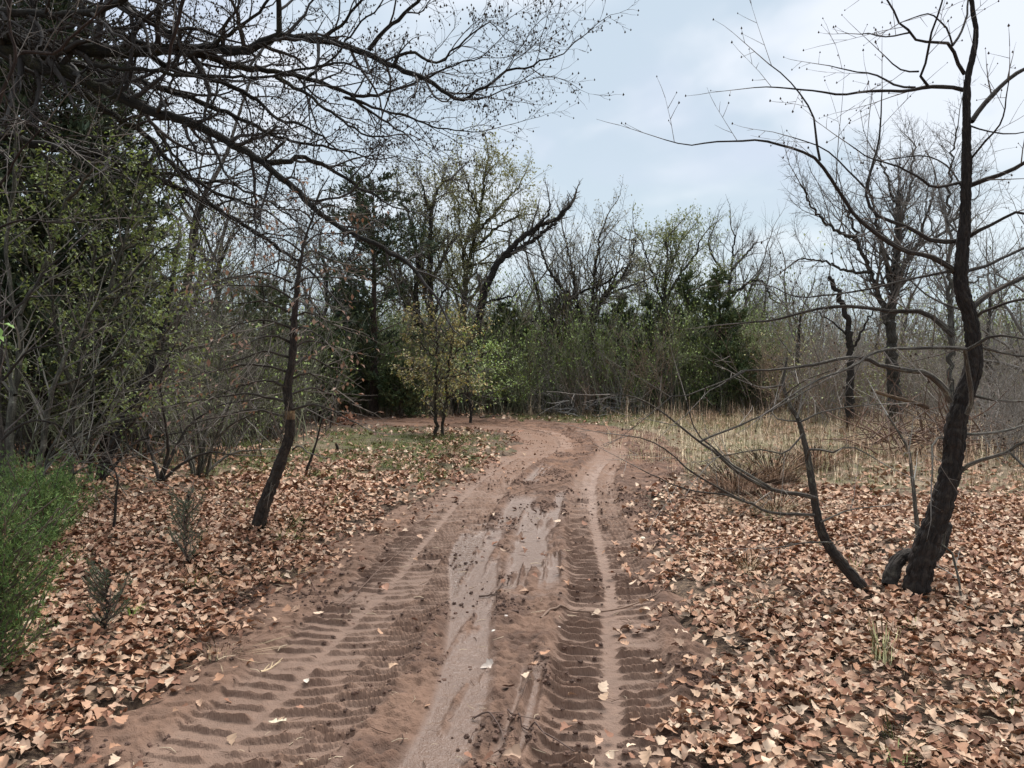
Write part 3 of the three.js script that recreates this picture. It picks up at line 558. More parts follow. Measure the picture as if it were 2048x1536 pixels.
// ------------------------------------------------------------------ 2. the slender oak in the leaves by the track
const lichen = (p, R, top = 2.6) => mix3(vary(PALE, R, 0.2), vary([0.115, 0.09, 0.075], R, 0.2), sst(0.9, top, p.y + (R() - 0.5) * 0.6));
{
  const R = mul(202), base = G(1832, 1189), D = depthOf(base), t = thing('blackjack_oak', 'dark-barked bare oak leaning out of the leaf litter beside a forked sapling', 'tree', base);
  trunk(t, '1831,1198 1834,1170 1840,1141 1857,1079 1881,1018 1897,960 1907,908 1914,840 1932,781 1946,737 1946,686 1941,639 1925,585 1922,564 1925,501 1930,438 1933,343 1933,280 1933,221 1935,158 1946,110 1952,63 1946,25 1943,0 1932,-60 1926,-160', D, D - 0.1, 51, 3, [0.068, 0.05, 0.042], R, 44, plates(13), 'trunk', true);
  const stem = trunk(t, '1779,1172 1783,1150 1789,1134 1798,1119 1812,1110 1830,1110 1854,1118 1872,1112 1884,1095 1891,1072 1898,1050', D + 0.05, D + 0.3, 31, 14, [0.075, 0.06, 0.05], R, 30, plates(9, 40), 'second_stem', true);
  const list = [
    ['1929,148 1910,117 1905,91 1869,84 1837,82 1821,63 1799,47 1790,25 1774,0 1762,-25', D, D - 0.3, 8, 3],
    ['1905,91 1925,60 1935,25 1936,0 1940,-40', D, D + 0.3, 5, 3],
    ['1905,91 1894,57 1869,32 1856,27 1836,32 1800,45', D, D - 0.5, 4, 2],
    ['1821,65 1800,70 1780,74 1758,71 1735,67 1720,68', D - 0.15, D - 0.4, 4, 2],
    ['1927,180 1900,175 1856,173 1806,183 1758,181 1711,186 1676,189 1648,184 1599,179 1563,175 1508,175', D, D - 0.5, 9, 2],
    ['1856,172 1840,145 1853,123 1859,82 1875,32 1884,0 1890,-30', D - 0.1, D - 0.5, 6, 3],
    ['1837,143 1806,142 1785,126 1771,113', D - 0.1, D - 0.2, 4, 2],
    ['1830,175 1799,173 1774,161 1752,150 1711,143 1680,137 1657,131', D - 0.1, D + 0.5, 5, 2],
    ['1943,243 1963,214 1995,180 2017,158 2048,139 2110,112', D, D + 0.2, 11, 6],
    ['1941,371 1979,356 2010,346 2048,326 2115,290', D, D - 0.3, 10, 6],
    ['1936,475 1963,457 1995,444 2036,423 2060,430 2110,440', D, D - 0.5, 8, 4],
    ['1935,542 1979,529 2010,514 2048,497 2110,470', D, D + 0.4, 8, 4],
    ['1943,617 1966,595 1995,579 2036,560 2100,535', D, D + 0.2, 12, 7],
    ['1947,639 1963,626 2001,610 2045,599 2110,590', D, D - 0.6, 7, 4],
    ['1916,551 1900,535 1869,516 1837,507 1806,501 1774,482 1743,460 1705,425 1680,384 1651,340 1636,321 1603,303 1563,292 1519,281 1464,283 1421,285 1384,290 1350,285 1329,279', D, D - 0.9, 12, 2],
    ['1640,321 1632,274 1625,226 1603,194 1570,153 1537,128', D - 0.6, D - 0.5, 5, 2],
    ['1919,482 1869,482 1843,469 1818,455 1784,444 1755,431 1736,409 1732,397 1736,359 1746,327 1757,286 1760,250 1762,215 1764,180', D, D + 0.3, 10, 2],
    ['1732,378 1695,340 1664,308 1629,289 1585,274', D + 0.2, D + 0.1, 4, 2],
    ['1922,365 1894,371 1862,373 1837,354 1799,334 1755,321 1720,305 1698,289', D, D - 0.7, 7, 2],
    ['1922,371 1900,337 1850,311 1810,315 1774,319', D, D + 0.6, 4, 2],
    ['1916,542 1898,543 1846,553 1787,565 1728,580 1670,588 1614,594 1582,591 1547,574 1503,568', D, D - 0.6, 6, 2],
    ['1907,672 1884,650 1854,626 1830,622 1787,624 1743,616 1684,613 1626,619 1582,631 1538,641 1479,647', D - 0.05, D + 0.5, 12, 3],
    ['1901,802 1892,779 1872,761 1851,745 1802,739 1758,729 1728,716 1684,716 1626,730 1567,738 1509,741 1473,746 1458,762 1426,777 1401,800', D - 0.05, D - 0.9, 14, 2],
    ['1489,743 1451,762 1410,777 1379,790 1341,793 1320,812', D - 0.8, D - 0.9, 4, 2],
    ['1934,828 1940,812 1945,796 1939,767 1933,729 1930,700 1904,695 1831,697 1787,697 1737,710 1714,729 1655,752 1596,782 1560,805', D - 0.14, D - 1.2, 10, 3],
    ['1931,702 1945,692 1960,685 1980,673 2010,671 2060,680', D - 0.2, D - 0.6, 8, 3],
    ['1919,944 1947,925 1982,914 2017,903 2026,894 2048,884 2090,870', D, D - 0.5, 9, 5],
    ['1930,868 1963,868 2010,862 2048,850 2100,838', D, D + 0.4, 6, 4],
    ['1894,876 1872,878 1864,890 1865,931 1862,963', D, D - 0.25, 5, 3],
    ['1946,690 1990,702 2040,712 2100,705', D, D + 0.3, 6, 3], ['1936,790 1990,800 2048,803 2110,800', D, D - 0.4, 6, 4], ['1921,470 1895,440 1880,390 1868,340', D, D + 0.6, 4, 2], ['1925,620 1870,600 1820,560 1790,520', D, D + 0.7, 5, 2],
    ['2017,903 2040,925 2070,950', D - 0.3, D - 0.5, 5, 3], ['1936,250 1975,262 2020,268 2060,262', D, D - 0.4, 4, 2], ['1933,330 1968,285 2000,250 2018,160', D, D - 0.8, 5, 2],
  ];
  limbs(t, list, { per: 2.9, len: 0.42, from: 0.15, ang: 0.95, lift: 0.1, thin: 0.35, shrink: 0.3 }, { ...LONGTWIG, kids: [2.6, 1.8], max: 1, rmin: 0.0019, col: (lev, R) => vary([0.15, 0.125, 0.105], R, 0.35) }, R, { col: (k, p, R) => lichen(p, R), wob: 0.006, bud: 0.006, budCol: [0.12, 0.08, 0.06], budShare: 0.8 });
}
// 3. the forked sapling beside it
{
  const R = mul(303), D = depthOf(G(1734, 1188)), t = thing('oak_sapling', 'forked leaning oak sapling with long bare branches reaching over the track edge', 'sapling', G(1734, 1188));
  trunk(t, '1736,1194 1722,1172 1707,1154 1676,1117 1652,1083 1638,1045 1630,1004 1623,960 1616,915 1606,874 1597,840 1580,812 1571,787 1566,762 1571,736 1574,715', D, D + 0.2, 25, 4, (k, p) => mix3([0.085, 0.066, 0.055], [0.26, 0.235, 0.2], sst(0.25, 0.7, k)), R, 24, plates(8, 7), 'trunk', true);
  limbs(t, [
    ['1632,997 1610,990 1587,987 1536,977 1502,960 1468,939 1433,908 1399,884 1365,857 1325,824 1290,804 1256,790 1219,789', D, D - 0.8, 10, 2], ['1540,975 1500,952 1466,930 1430,898 1395,868 1376,820 1372,800', D - 0.3, D - 0.2, 6, 2],
    ['1628,1030 1587,1028 1539,1025 1502,1007 1450,990 1399,984 1348,970 1328,961 1280,937', D, D - 0.9, 7, 2], ['1498,1007 1433,973 1382,943 1348,912 1328,896 1294,879 1256,872', D - 0.5, D - 0.9, 5, 2],
    ['1613,919 1621,896 1656,903 1676,905 1690,893 1724,901 1758,922', D, D - 0.5, 6, 2], ['1666,1086 1621,1084 1570,1093 1512,1098', D, D - 0.7, 4, 2], ['1606,868 1570,905 1520,900 1440,912', D, D - 0.4, 4, 2],
    ['1399,884 1430,870 1480,850 1530,828 1590,795 1660,755', D - 0.5, D + 0.1, 5, 2], ['1594,838 1600,815 1604,790 1598,770', D, D + 0.3, 5, 2], ['1566,770 1540,775 1505,772 1480,755', D, D - 0.3, 4, 2], ['1594,842 1560,840 1545,830 1548,810', D, D + 0.3, 4, 2], ['1640,1045 1700,1020 1760,1012', D, D + 0.5, 4, 2],
    ['1598,845 1640,826 1690,815 1760,808', D, D + 0.4, 4, 2], ['1570,790 1610,760 1660,742', D, D - 0.4, 3, 2],
  ], { per: 3, len: 0.4, from: 0.2, ang: 0.9, lift: 0.12, thin: 0.4 }, { ...LONGTWIG, kids: [2.5, 1.6], max: 1, rmin: 0.0018, col: (lev, R) => vary([0.24, 0.21, 0.18], R, 0.35) }, R, { col: (k, p, R) => vary(R() < 0.3 ? [0.42, 0.39, 0.34] : [0.25, 0.215, 0.185], R, 0.2), wob: 0.006 });
}
// a lichen-white stem behind the leaning trunk, and the wiry stems round it
function whip(name, label, cat, line, d0, d1, w0, w1, col, twig, R, group) {
  const p = trace(line, d0, d1, w0, w1).pts[0], t = thing(name, label, cat, V(p.x, landAt(p.x, p.z), p.z), group);
  const { l } = trunk(t, line, d0, d1, w0, w1, col, R, 7, null, 'stem'); const B = new Builder();
  sprout(B, l, { per: 3.4, len: 0.5, from: 0.3, ang: 0.8, lift: 0.1, thin: 0.5, ...twig }, { ...LONGTWIG, kids: [3, 2], col: (lev, R) => vary(col, R, 0.3), ...twig?.S }, R); B.build('twigs', M.twig, t); return t;
}
{
  const R = mul(404);
  whip('sapling', 'thin lichen-white stem standing just behind the dark leaning oak', 'sapling', '1838,1085 1830,1011 1825,960 1822,935 1820,905 1800,870 1775,830', 6.4, 6.5, 11, 3, [0.36, 0.34, 0.3], {}, R);
  whip('sapling', 'pale wiry sucker rising against the right side of the dark leaning oak', 'sapling', '1884,1105 1890,1060 1900,1010 1912,970 1908,930 1896,905', 5.45, 5.3, 6, 3, [0.3, 0.28, 0.25], { len: 0.3 }, R);
  whip('dead_branch', 'drooping white dead branch in front of the leaves right of the leaning oak', 'branch', '1924,1238 1922,1190 1915,1150 1905,1110 1893,1093 1880,1088', 5.0, 5.3, 5, 4, [0.4, 0.37, 0.32], { len: 0.25 }, R);
}

// ------------------------------------------------------------------ 4. the crooked young oak on the left bank
{
  const R = mul(505), base = G(516, 1060), D = depthOf(base), t = thing('young_oak', 'crooked young oak with curved furrowed trunk, pale wound and green tufts below', 'tree', base);
  trunk(t, '510,1068 517,1050 526,1017 539,983 555,942 567,907 578,876 580,841 578,809 575,774 582,737 586,696 588,639 593,592 595,560', D, D - 0.1, 29, 10, (k, p) => (k > 0.47 && k < 0.5 ? [0.45, 0.3, 0.17] : [0.085, 0.063, 0.05]), R, 30, plates(9, 20), 'trunk', true);
  trunk(t, '594,565 602,520 608,485 624,438 640,381 659,352', D - 0.1, D, 8, 2, [0.13, 0.1, 0.08], R, 8, null, 'leader');
  const tips = [], list = [];
  const S = { ...LONGTWIG, gnarl: [0.3, 0.34, 0.4], kids: [4, 2.4, 2], max: 1, rmin: 0.0018, up: [0.05, 0.1], col: (lev, R) => vary([0.18, 0.15, 0.12], R, 0.3) };
  for (let k = 0; k < 30; k++) {
    const f = k / 29, y = lerp(835, 400, f), x = lerp(580, 634, sst(0.55, 1, f)), s = k % 2 ? 1 : -1, len = lerp(s < 0 ? 215 : 150, 50, Math.pow(f, 1.1)) * (0.6 + R() * 0.6), drop = lerp(26, -30, f) + (R() - 0.5) * 40;
    list.push([`${x},${y} ${x + s * len * 0.35},${y - 18 + drop * 0.2} ${x + s * len * 0.7},${y - 10 + drop * 0.6} ${x + s * len},${y + drop}`, D - 0.05, D - 0.05 + (R() - 0.5) * 1.6, lerp(6, 4, f), 2]);
  }
  limbs(t, list, { per: 4.6, len: 0.42, from: 0.15, ang: 0.75, lift: -0.02, thin: 0.5 }, S, R, { col: [0.17, 0.14, 0.11], wob: 0.014, tips });
  limbs(t, [['571,897 562,880 556,862 547,838', D, D - 0.2, 5, 3], ['560,868 570,848 574,824', D - 0.1, D - 0.2, 3, 2], ['585,900 600,890 612,903 640,912', D, D - 0.3, 4, 2], ['528,1000 550,970 545,958 540,985', D - 0.15, D - 0.2, 3, 2]], { per: 1.5, len: 0.15 }, S, R, { col: [0.5, 0.46, 0.4], wob: 0.005 });
  leaves(tips, { n: 2, share: 0.33, size: 0.055, cols: [[0.30, 0.15, 0.085], [0.36, 0.21, 0.13], [0.24, 0.13, 0.08]], droop: 0.9, wide: 0.5, where: (p) => p.y < 3.4 }, R, t, 'clinging_leaves');
}
whip('seedling', 'thin dark seedling stem on the grass beside the crooked young oak', 'sapling', '609,972 614,940 623,915 634,880 641,850 652,810', 10.6, 10.7, 7, 2, [0.1, 0.08, 0.065], { len: 0.45, per: 2.4 }, mul(511));
whip('seedling', 'short dark seedling on the leaf bank before the thicket', 'sapling', '222,1100 226,1065 231,1030 232,990 236,960 225,930', 6.9, 7, 8, 3, [0.11, 0.085, 0.065], { len: 0.35, per: 3 }, mul(512));
whip('seedling', 'slender brown seedling by the reddish leaf heap at the far bend', 'sapling', '659,862 664,835 668,800 672,760 676,735', 21, 21, 4, 2, [0.13, 0.09, 0.07], { len: 0.5, per: 2 }, mul(513));

// ------------------------------------------------------------------ 5. the thicket on the left
const thicketTwig = { ...LONGTWIG, kids: [4.5, 3, 2], gnarl: [0.28, 0.35, 0.4], max: 2, rmin: 0.0018 };
{
  const R = mul(606), grey = (k, p) => mix3([0.17, 0.165, 0.13], [0.26, 0.25, 0.21], noise(p.y * 14, p.x * 30));
  const stems = [
    ['sapling', 'grey-green lichened sapling forking at head height at the thicket edge', ['24,1015 20,940 19,856 28,781 35,749 41,686 41,623 57,592 79,560 95,520 110,475 126,415 135,390 150,340 170,280', '41,630 28,614 19,560 12,500 20,430 30,330 28,220 26,120 36,20 40,-40', '30,790 18,740 10,680 -10,600', '135,400 160,372 190,330 230,290'], 8.5, 20],
    ['sapling', 'mottled grey sapling slanting up to the right through the green leaves', ['60,1012 85,900 104,781 118,745 132,711 158,670 176,636 189,617 214,592 249,563 290,520 330,470', '110,770 150,760 190,742 230,712 270,690 330,670', '176,640 220,640 270,610 330,560 400,520', '214,592 230,540 250,480 262,420'], 8.9, 15],
    ['shrub', 'arching bare shrub with white lichen blotches on its long stems', ['66,1010 80,960 120,890 170,860 225,845 285,832 340,815', '64,1010 90,930 110,880 150,820 175,790 188,740', '68,1010 110,950 160,905 200,840 235,790 260,770', '62,1010 50,940 65,880 90,840 118,828', '60,1010 100,960 130,930 170,925 215,945 245,980', '66,1008 130,960 175,935 230,932 280,950', '70,1008 95,930 140,900 190,868 240,880 268,900'], 8.3, 8],
    ['shrub', 'dark many-stemmed bare shrub behind the arching lichened stems', ['190,985 200,930 230,880 265,845 300,780 345,720 400,660', '186,985 180,930 184,850 184,800 190,720', '194,985 230,930 280,880 330,870 390,860', '320,960 335,900 330,840 322,760 350,690', '322,960 350,900 380,850 440,810 500,800', '318,960 300,900 270,840 250,800', '326,960 360,930 420,905 470,910'], 9.6, 8],
    ['shrub', 'low tangle of grey bare stems between the thicket and the young oak', ['395,960 400,900 390,840 370,790 330,740', '398,960 420,900 450,860 500,830 545,815', '392,962 380,910 340,880 310,860', '402,960 430,930 470,905 520,900', '400,958 410,880 420,800 410,730 430,670', '410,958 430,880 470,790 500,740', '388,958 370,880 350,800 355,740'], 10.6, 7],
    ['sapling', 'upright dark-stemmed sapling at the very edge of the thicket', ['2,1000 6,900 -4,800 4,700 2,600 -10,500', '4,880 40,850 80,842 130,860 165,930', '5,760 60,700 110,690 160,680', '2,640 50,600 90,540 140,500'], 7.6, 13],
  ];
  for (const [n, label, lines, D, w] of stems) {
    const f = trace(lines[0], D, D, w, 2).pts[0], t = thing(n, label, n === 'shrub' ? 'shrub' : 'sapling', V(f.x, landAt(f.x, f.z), f.z));
    const dark = label.includes('dark');
    limbs(t, lines.map((l, i) => [l, D, D + (R() - 0.5) * 1.5, i && n !== 'shrub' ? w * 0.45 : w, 2]), { per: 3.4, len: 0.75, from: 0.2, ang: 0.8, lift: 0.06, thin: 0.45 }, { ...thicketTwig, kids: [3.6, 2.6], max: 1, col: (lev, R) => vary(dark ? [0.14, 0.115, 0.1] : [0.22, 0.2, 0.165], R, 0.4) }, R, { col: dark ? (k, p) => vary([0.12, 0.1, 0.085], R, 0.2) : (k, p) => (R() < 0.18 ? [0.5, 0.49, 0.43] : grey(k, p)), wob: 0.016 });
  }
  const t = thing('leaning_tree', 'blackish leaning trunk half hidden behind the thicket stems', 'tree', G(189, 992));
  const { l } = trunk(t, '187,1000 189,989 202,951 214,917 230,888 245,850 262,810 285,770 300,740 322,690 330,640 345,560 352,500', 9.9, 10.6, 23, 8, [0.05, 0.043, 0.038], R, 14, (a, s, r) => r * 0.2 * (fbm(a * 4, s * 12, 3) - 0.5)); const B = new Builder();
  sprout(B, l, { per: 2.6, len: 1.1, from: 0.3, ang: 0.9, lift: 0.1 }, { ...OAKTWIG, col: tone([0.1, 0.085, 0.07]) }, R); B.build('twigs', M.twig, t);
}
// overhead: bare shoots that cross the upper left corner
{
  const R = mul(616), t = thing('bare_tree', 'thin reddish bare tree whose forked shoots cross before the big boughs', 'tree', V(-4.6, landAt(-4.6, -6.3), -6.3));
  limbs(t, [['-105,1130 -100,900 -80,600 -50,400 -20,260 10,170 32,105 20,60 18,10 28,-30', 6.4, 5.6, 20, 5], ['32,108 70,103 104,108 140,78 175,46 205,20 232,-10', 5.8, 5.5, 8, 4], ['104,108 118,60 140,45 152,20', 5.7, 5.6, 3, 2], ['20,110 24,160 30,190 50,215 80,240 110,270 138,295', 5.8, 5.5, 4, 2], ['0,225 30,238 55,243 80,258 105,268', 5.6, 5.4, 3, 2], ['0,250 40,245 75,252 120,275 150,272 220,272', 5.7, 5.4, 3, 2], ['335,140 345,80 360,30 370,-10', 5.2, 5.0, 6, 8], ['-60,420 0,370 30,320 60,282 90,250', 6, 5.6, 7, 3], ['-70,520 -10,460 50,440 120,445 190,440', 6, 5.6, 6, 2]],
    { per: 3, len: 0.55, from: 0.2, ang: 0.8, lift: 0.05, thin: 0.4 }, { ...thicketTwig, kids: [3.6, 2.4], max: 1, col: (lev, R) => vary([0.2, 0.17, 0.145], R, 0.35) }, R, { col: (k, p) => vary([0.12, 0.075, 0.06], R, 0.2), wob: 0.012 });
}
// the young elm in fresh leaf
{
  const R = mul(707), D = 9.2, t = thing('elm_sapling', 'slender sapling in fresh yellow-green leaf before the dark cedar', 'sapling', G(150, 1005)), tips = [];
  limbs(t, [['150,1010 140,900 150,800 165,700 180,600 190,500 205,420 215,350', D, D + 0.3, 13, 3], ['150,800 120,700 105,600 100,500 95,420 92,360', D, D - 0.5, 8, 2], ['165,700 220,620 270,560 310,510 350,480', D, D + 0.5, 8, 2], ['180,600 230,520 260,450 285,390 300,345', D, D, 7, 2], ['150,780 210,740 270,720 330,700 370,690', D, D - 0.3, 7, 2], ['160,720 200,690 240,670 300,640 350,620', D, D - 0.6, 6, 2], ['105,600 60,540 30,480 10,430', D - 0.3, D - 0.4, 5, 2], ['140,830 90,780 40,740 0,720', D, D - 0.3, 5, 2], ['190,500 150,450 130,400 128,360', D + 0.2, D + 0.3, 5, 2], ['180,600 260,590 330,560 400,550', D, D + 0.8, 6, 2], ['190,520 240,500 300,490 370,520', D, D + 0.6, 5, 2], ['150,880 220,840 290,800 330,790', D, D - 0.2, 5, 2], ['205,430 240,380 255,330 250,310', D, D + 0.2, 4, 2]],
    { per: 11, len: 0.6, from: 0.25, ang: 0.8, lift: 0.05, thin: 0.4 }, { ...LONGTWIG, kids: [5.5, 2], max: 1, rmin: 0.0015, along: 0.95, col: (lev, R) => vary([0.14, 0.125, 0.095], R, 0.3) }, R, { col: [0.16, 0.15, 0.12], wob: 0.012, tips });
  leaves(tips, { n: 3, share: 0.5, size: 0.058, cols: [[0.27, 0.34, 0.08], [0.20, 0.27, 0.065], [0.32, 0.38, 0.10], [0.15, 0.20, 0.06]], droop: 0.35, wide: 0.55, spread: 0.07 }, R, t);
  console.log('elm tips', tips.length);
}
{ // a single spray of bright leaves hanging into the left edge
  const R = mul(717), t = thing('hanging_spray', 'bright green leaf spray hanging in at the left edge of the thicket', 'twig', V(P(-60, 650, 4.2).x, 0, -4.2)); t.position.y = landAt(t.position.x, t.position.z);
  const B = new Builder(); B.tube([V(t.position.x - 0.1, t.position.y, -4.2), P(-110, 900, 4.2), P(-70, 660, 4.2), P(-20, 640, 4.15), P(12, 650, 4.1)], [0.012, 0.009, 0.006, 0.004, 0.002], 6, [0.16, 0.13, 0.09]); B.build('stem', M.twig, t);
  const L = new Builder(); for (const [x, y, dx, dy] of [[5, 648, 1, 0.15], [14, 650, 0.8, 0.3], [0, 655, 0.3, 0.8], [-8, 645, 0.2, -0.5], [-4, 670, 0.7, 0.6], [-6, 676, 0.4, 1]]) L.leaf(P(x, y, 4.1), V(dx, -dy, 0.3).normalize(), V(0, 1, 0.2), 0.06, 0.026, vary([0.26, 0.42, 0.1], R, 0.2)); L.build('leaves', M.leaf, t);
}

// ------------------------------------------------------------------ cedars and junipers
// whorls of boughs carrying flat sprays; o: { n boughs, len, from, rise, sprays, blade, wide, cols, open }
function cedar(label, base, h, half, o, R, name = 'cedar', group) {
  const t = thing(name, label, 'tree', base, group), T = new Builder(), W = new Builder(), L = new Builder();
  const lean = o.lean ?? 0, top = base.clone().add(V(lean, h, 0)), N = 24, pts = Array.from({ length: N + 1 }, (_, i) => base.clone().lerp(top, i / N).add(V((R() - 0.5) * 0.05, i ? 0 : -0.1, (R() - 0.5) * 0.05)));
  T.tube(pts, pts.map((_, i) => lerp(o.r ?? h * 0.02, 0.008, i / N)), 8, [0.12, 0.08, 0.06]);
  for (let k = 0; k < o.n; k++) {
    const f = lerp(o.from ?? 0.08, 0.985, Math.pow((k + R()) / o.n, 0.9)), shape = o.round ? Math.sqrt(Math.max(0.02, 1 - Math.pow(Math.abs(f - 0.4) / 0.62, 2))) : Math.pow(1 - f, 0.72) * 0.96 + 0.06, len = half * shape * ((o.rag ? 0.35 + R() * 0.95 : 0.55 + R() * 0.65)), az = R() * 6.283, p = base.clone().lerp(top, f);
    if (len < 0.06) continue;
    const rise = (o.rise ?? 0.35) + (R() - 0.5) * 0.4, m = 5, bp = [p.clone()], d = V(Math.cos(az), rise, Math.sin(az)).normalize(), q = p.clone();
    for (let i = 0; i < m; i++) { d.y += (R() - 0.5) * 0.3 - 0.02 + (o.lift ?? 0.05); d.x += (R() - 0.5) * 0.3; d.z += (R() - 0.5) * 0.3; d.normalize(); q.addScaledVector(d, len / m); bp.push(q.clone()); }
    W.tube(bp, bp.map((_, i) => lerp(Math.max(0.005, len * 0.012), 0.003, i / m)), 4, [0.11, 0.08, 0.06]);
    const sp = Math.round(len * o.sprays * (0.6 + R() * 0.8)); if (o.open && R() < o.open) continue;
    for (let s = 0; s < sp; s++) {
      const g = lerp(o.bare ?? 0.15, 1.04, Math.pow(R(), 0.75)), i = Math.min(m - 1, Math.floor(g * m)), c = bp[i].clone().lerp(bp[i + 1], g * m - i).add(V((R() - 0.5), (R() - 0.5) * 0.7, (R() - 0.5)).multiplyScalar(len * 0.26)), dir = around(d, R() * 1.3, R() * 6.283), col = vary(o.cols[Math.floor(R() * o.cols.length)], R, 0.3);
      for (let b = 0; b < (o.fan ?? 4); b++) { const bd = around(dir, 0.15 + R() * 0.75, R() * 6.283), l = o.blade * (0.6 + R() * 0.8); bd.y += 0.12; L.blade(c, c.clone().addScaledVector(bd, l), l * (o.wide ?? 0.28), V(R() - 0.5, R() - 0.5, R() - 0.5), col, vary(col, R, 0.1)); }
    }
  }
  T.build('trunk', M.bark, t); W.build('branches', M.twig, t); const fo = L.build('foliage', M.needle, t); return t;
}
const CED = [[0.034, 0.05, 0.022], [0.052, 0.07, 0.026], [0.075, 0.085, 0.032], [0.04, 0.06, 0.032]];
const CEDG = [[0.065, 0.095, 0.032], [0.09, 0.115, 0.04], [0.12, 0.13, 0.05], [0.05, 0.075, 0.032]];
const atGround = (x, d) => { const p = P(x, HORIZON + 60, d); return V(p.x, landAt(p.x, p.z), p.z); };
{
  const R = mul(808), far = { n: 95, sprays: 30, blade: 0.17, wide: 0.26, fan: 4 };
  cedar('tall blackish cedar filling the gaps behind the fresh green sapling', atGround(75, 12.2), 9.0, 2.5, { n: 210, sprays: 62, blade: 0.13, wide: 0.26, cols: CED, fan: 4, open: 0.06, from: 0.1 }, R);
  cedar('shorter blackish cedar beside the tall one, its tip under the big boughs', atGround(215, 13.2), 6.9, 1.7, { n: 130, sprays: 58, blade: 0.13, wide: 0.26, cols: CED, fan: 4, open: 0.06, from: 0.06 }, R);
  cedar('second dark cedar deeper in, behind the thicket at the frame edge', atGround(-40, 13.6), 8.8, 2.3, { n: 130, sprays: 45, blade: 0.15, cols: CED, fan: 4, open: 0.15, from: 0.1 }, R);
  cedar('dark pointed cedar standing behind the crooked young oak', atGround(528, 19.5), 3.9, 1.35, { ...far, n: 85, sprays: 44, blade: 0.14, cols: CEDG, from: 0.05 }, R);
  cedar('small dense green cedar at the foot of the tall ragged one', atGround(640, 24), 2.9, 1.3, { ...far, n: 60, cols: CEDG, from: 0.03, round: true }, R);
  cedar('tall ragged cedar with gaps, topped by a dark tuft above the bend', atGround(748, 26.5), 8.3, 2.0, { ...far, n: 115, sprays: 32, cols: CED, open: 0.38, from: 0.12, rag: 1, round: true }, R);
  cedar('dark cedar under the spreading grey oak', atGround(1125, 31), 4.6, 1.9, { ...far, n: 95, sprays: 40, cols: CED, open: 0.15, rag: 1 }, R);
  cedar('dark cedar in the shade between the ragged cedar and the blackish oak', atGround(690, 28), 4.6, 1.7, { ...far, n: 90, sprays: 40, cols: CED, rag: 1 }, R);
  cedar('dull cedar low behind the bright green sapling', atGround(1010, 30), 4.2, 1.8, { ...far, n: 90, sprays: 40, cols: CEDG, rag: 1 }, R);
  cedar('dull cedar standing right of the spreading oak trunk', atGround(1235, 31), 4.6, 1.6, { ...far, n: 90, sprays: 38, cols: CEDG, rag: 1 }, R);
  cedar('ragged cedar half hidden by the broad dark green one', atGround(1375, 30.5), 5.4, 1.5, { ...far, n: 90, sprays: 36, cols: CEDG, rag: 1 }, R);
  cedar('broad dark green cedar below the yellow-green oak', atGround(1438, 28), 5.2, 1.75, { ...far, n: 110, sprays: 34, cols: CEDG, from: 0.03 }, R);
  cedar('narrow dark cedar between the grey oak and the broad cedar', atGround(1300, 29), 4.4, 1.35, { ...far, n: 80, cols: CED, from: 0.04 }, R);
  cedar('low rounded cedar at the wood edge left of the twin slim trees', atGround(800, 26), 1.8, 1.0, { ...far, n: 46, cols: CEDG, round: true, from: 0.02 }, R);
  const low = { n: 150, sprays: 190, blade: 0.024, wide: 0.12, rag: 1, open: 0.15, fan: 4, rise: 0.7, lift: 0.12, from: 0.02, bare: 0.05 }, green = [[0.09, 0.16, 0.035], [0.13, 0.21, 0.05], [0.06, 0.11, 0.03], [0.17, 0.24, 0.065]], blue = [[0.09, 0.125, 0.075], [0.11, 0.14, 0.085], [0.08, 0.11, 0.05]];
  const b = G(30, 1362); b.x -= 0.1;
  cedar('bright green bushy juniper at the near left corner', b, 0.82, 0.42, { ...low, round: true, cols: green, r: 0.014 }, R, 'juniper');
  cedar('thin blue-green juniper seedling beside the bushy one', G(212, 1268), 0.34, 0.17, { ...low, n: 30, sprays: 200, cols: blue, round: true, r: 0.006, open: 0.2 }, R, 'juniper');
  cedar('sparse grey-green juniper seedling on the bank below the young oak', G(372, 1135), 0.55, 0.26, { ...low, n: 40, sprays: 130, blade: 0.024, cols: blue, round: true, r: 0.006, open: 0.2 }, R, 'juniper');
  cedar('low green juniper spreading under the arching shrub', G(90, 1100), 0.45, 0.55, { ...low, n: 60, sprays: 260, blade: 0.03, cols: green, round: true, r: 0.008 }, R, 'juniper');
}

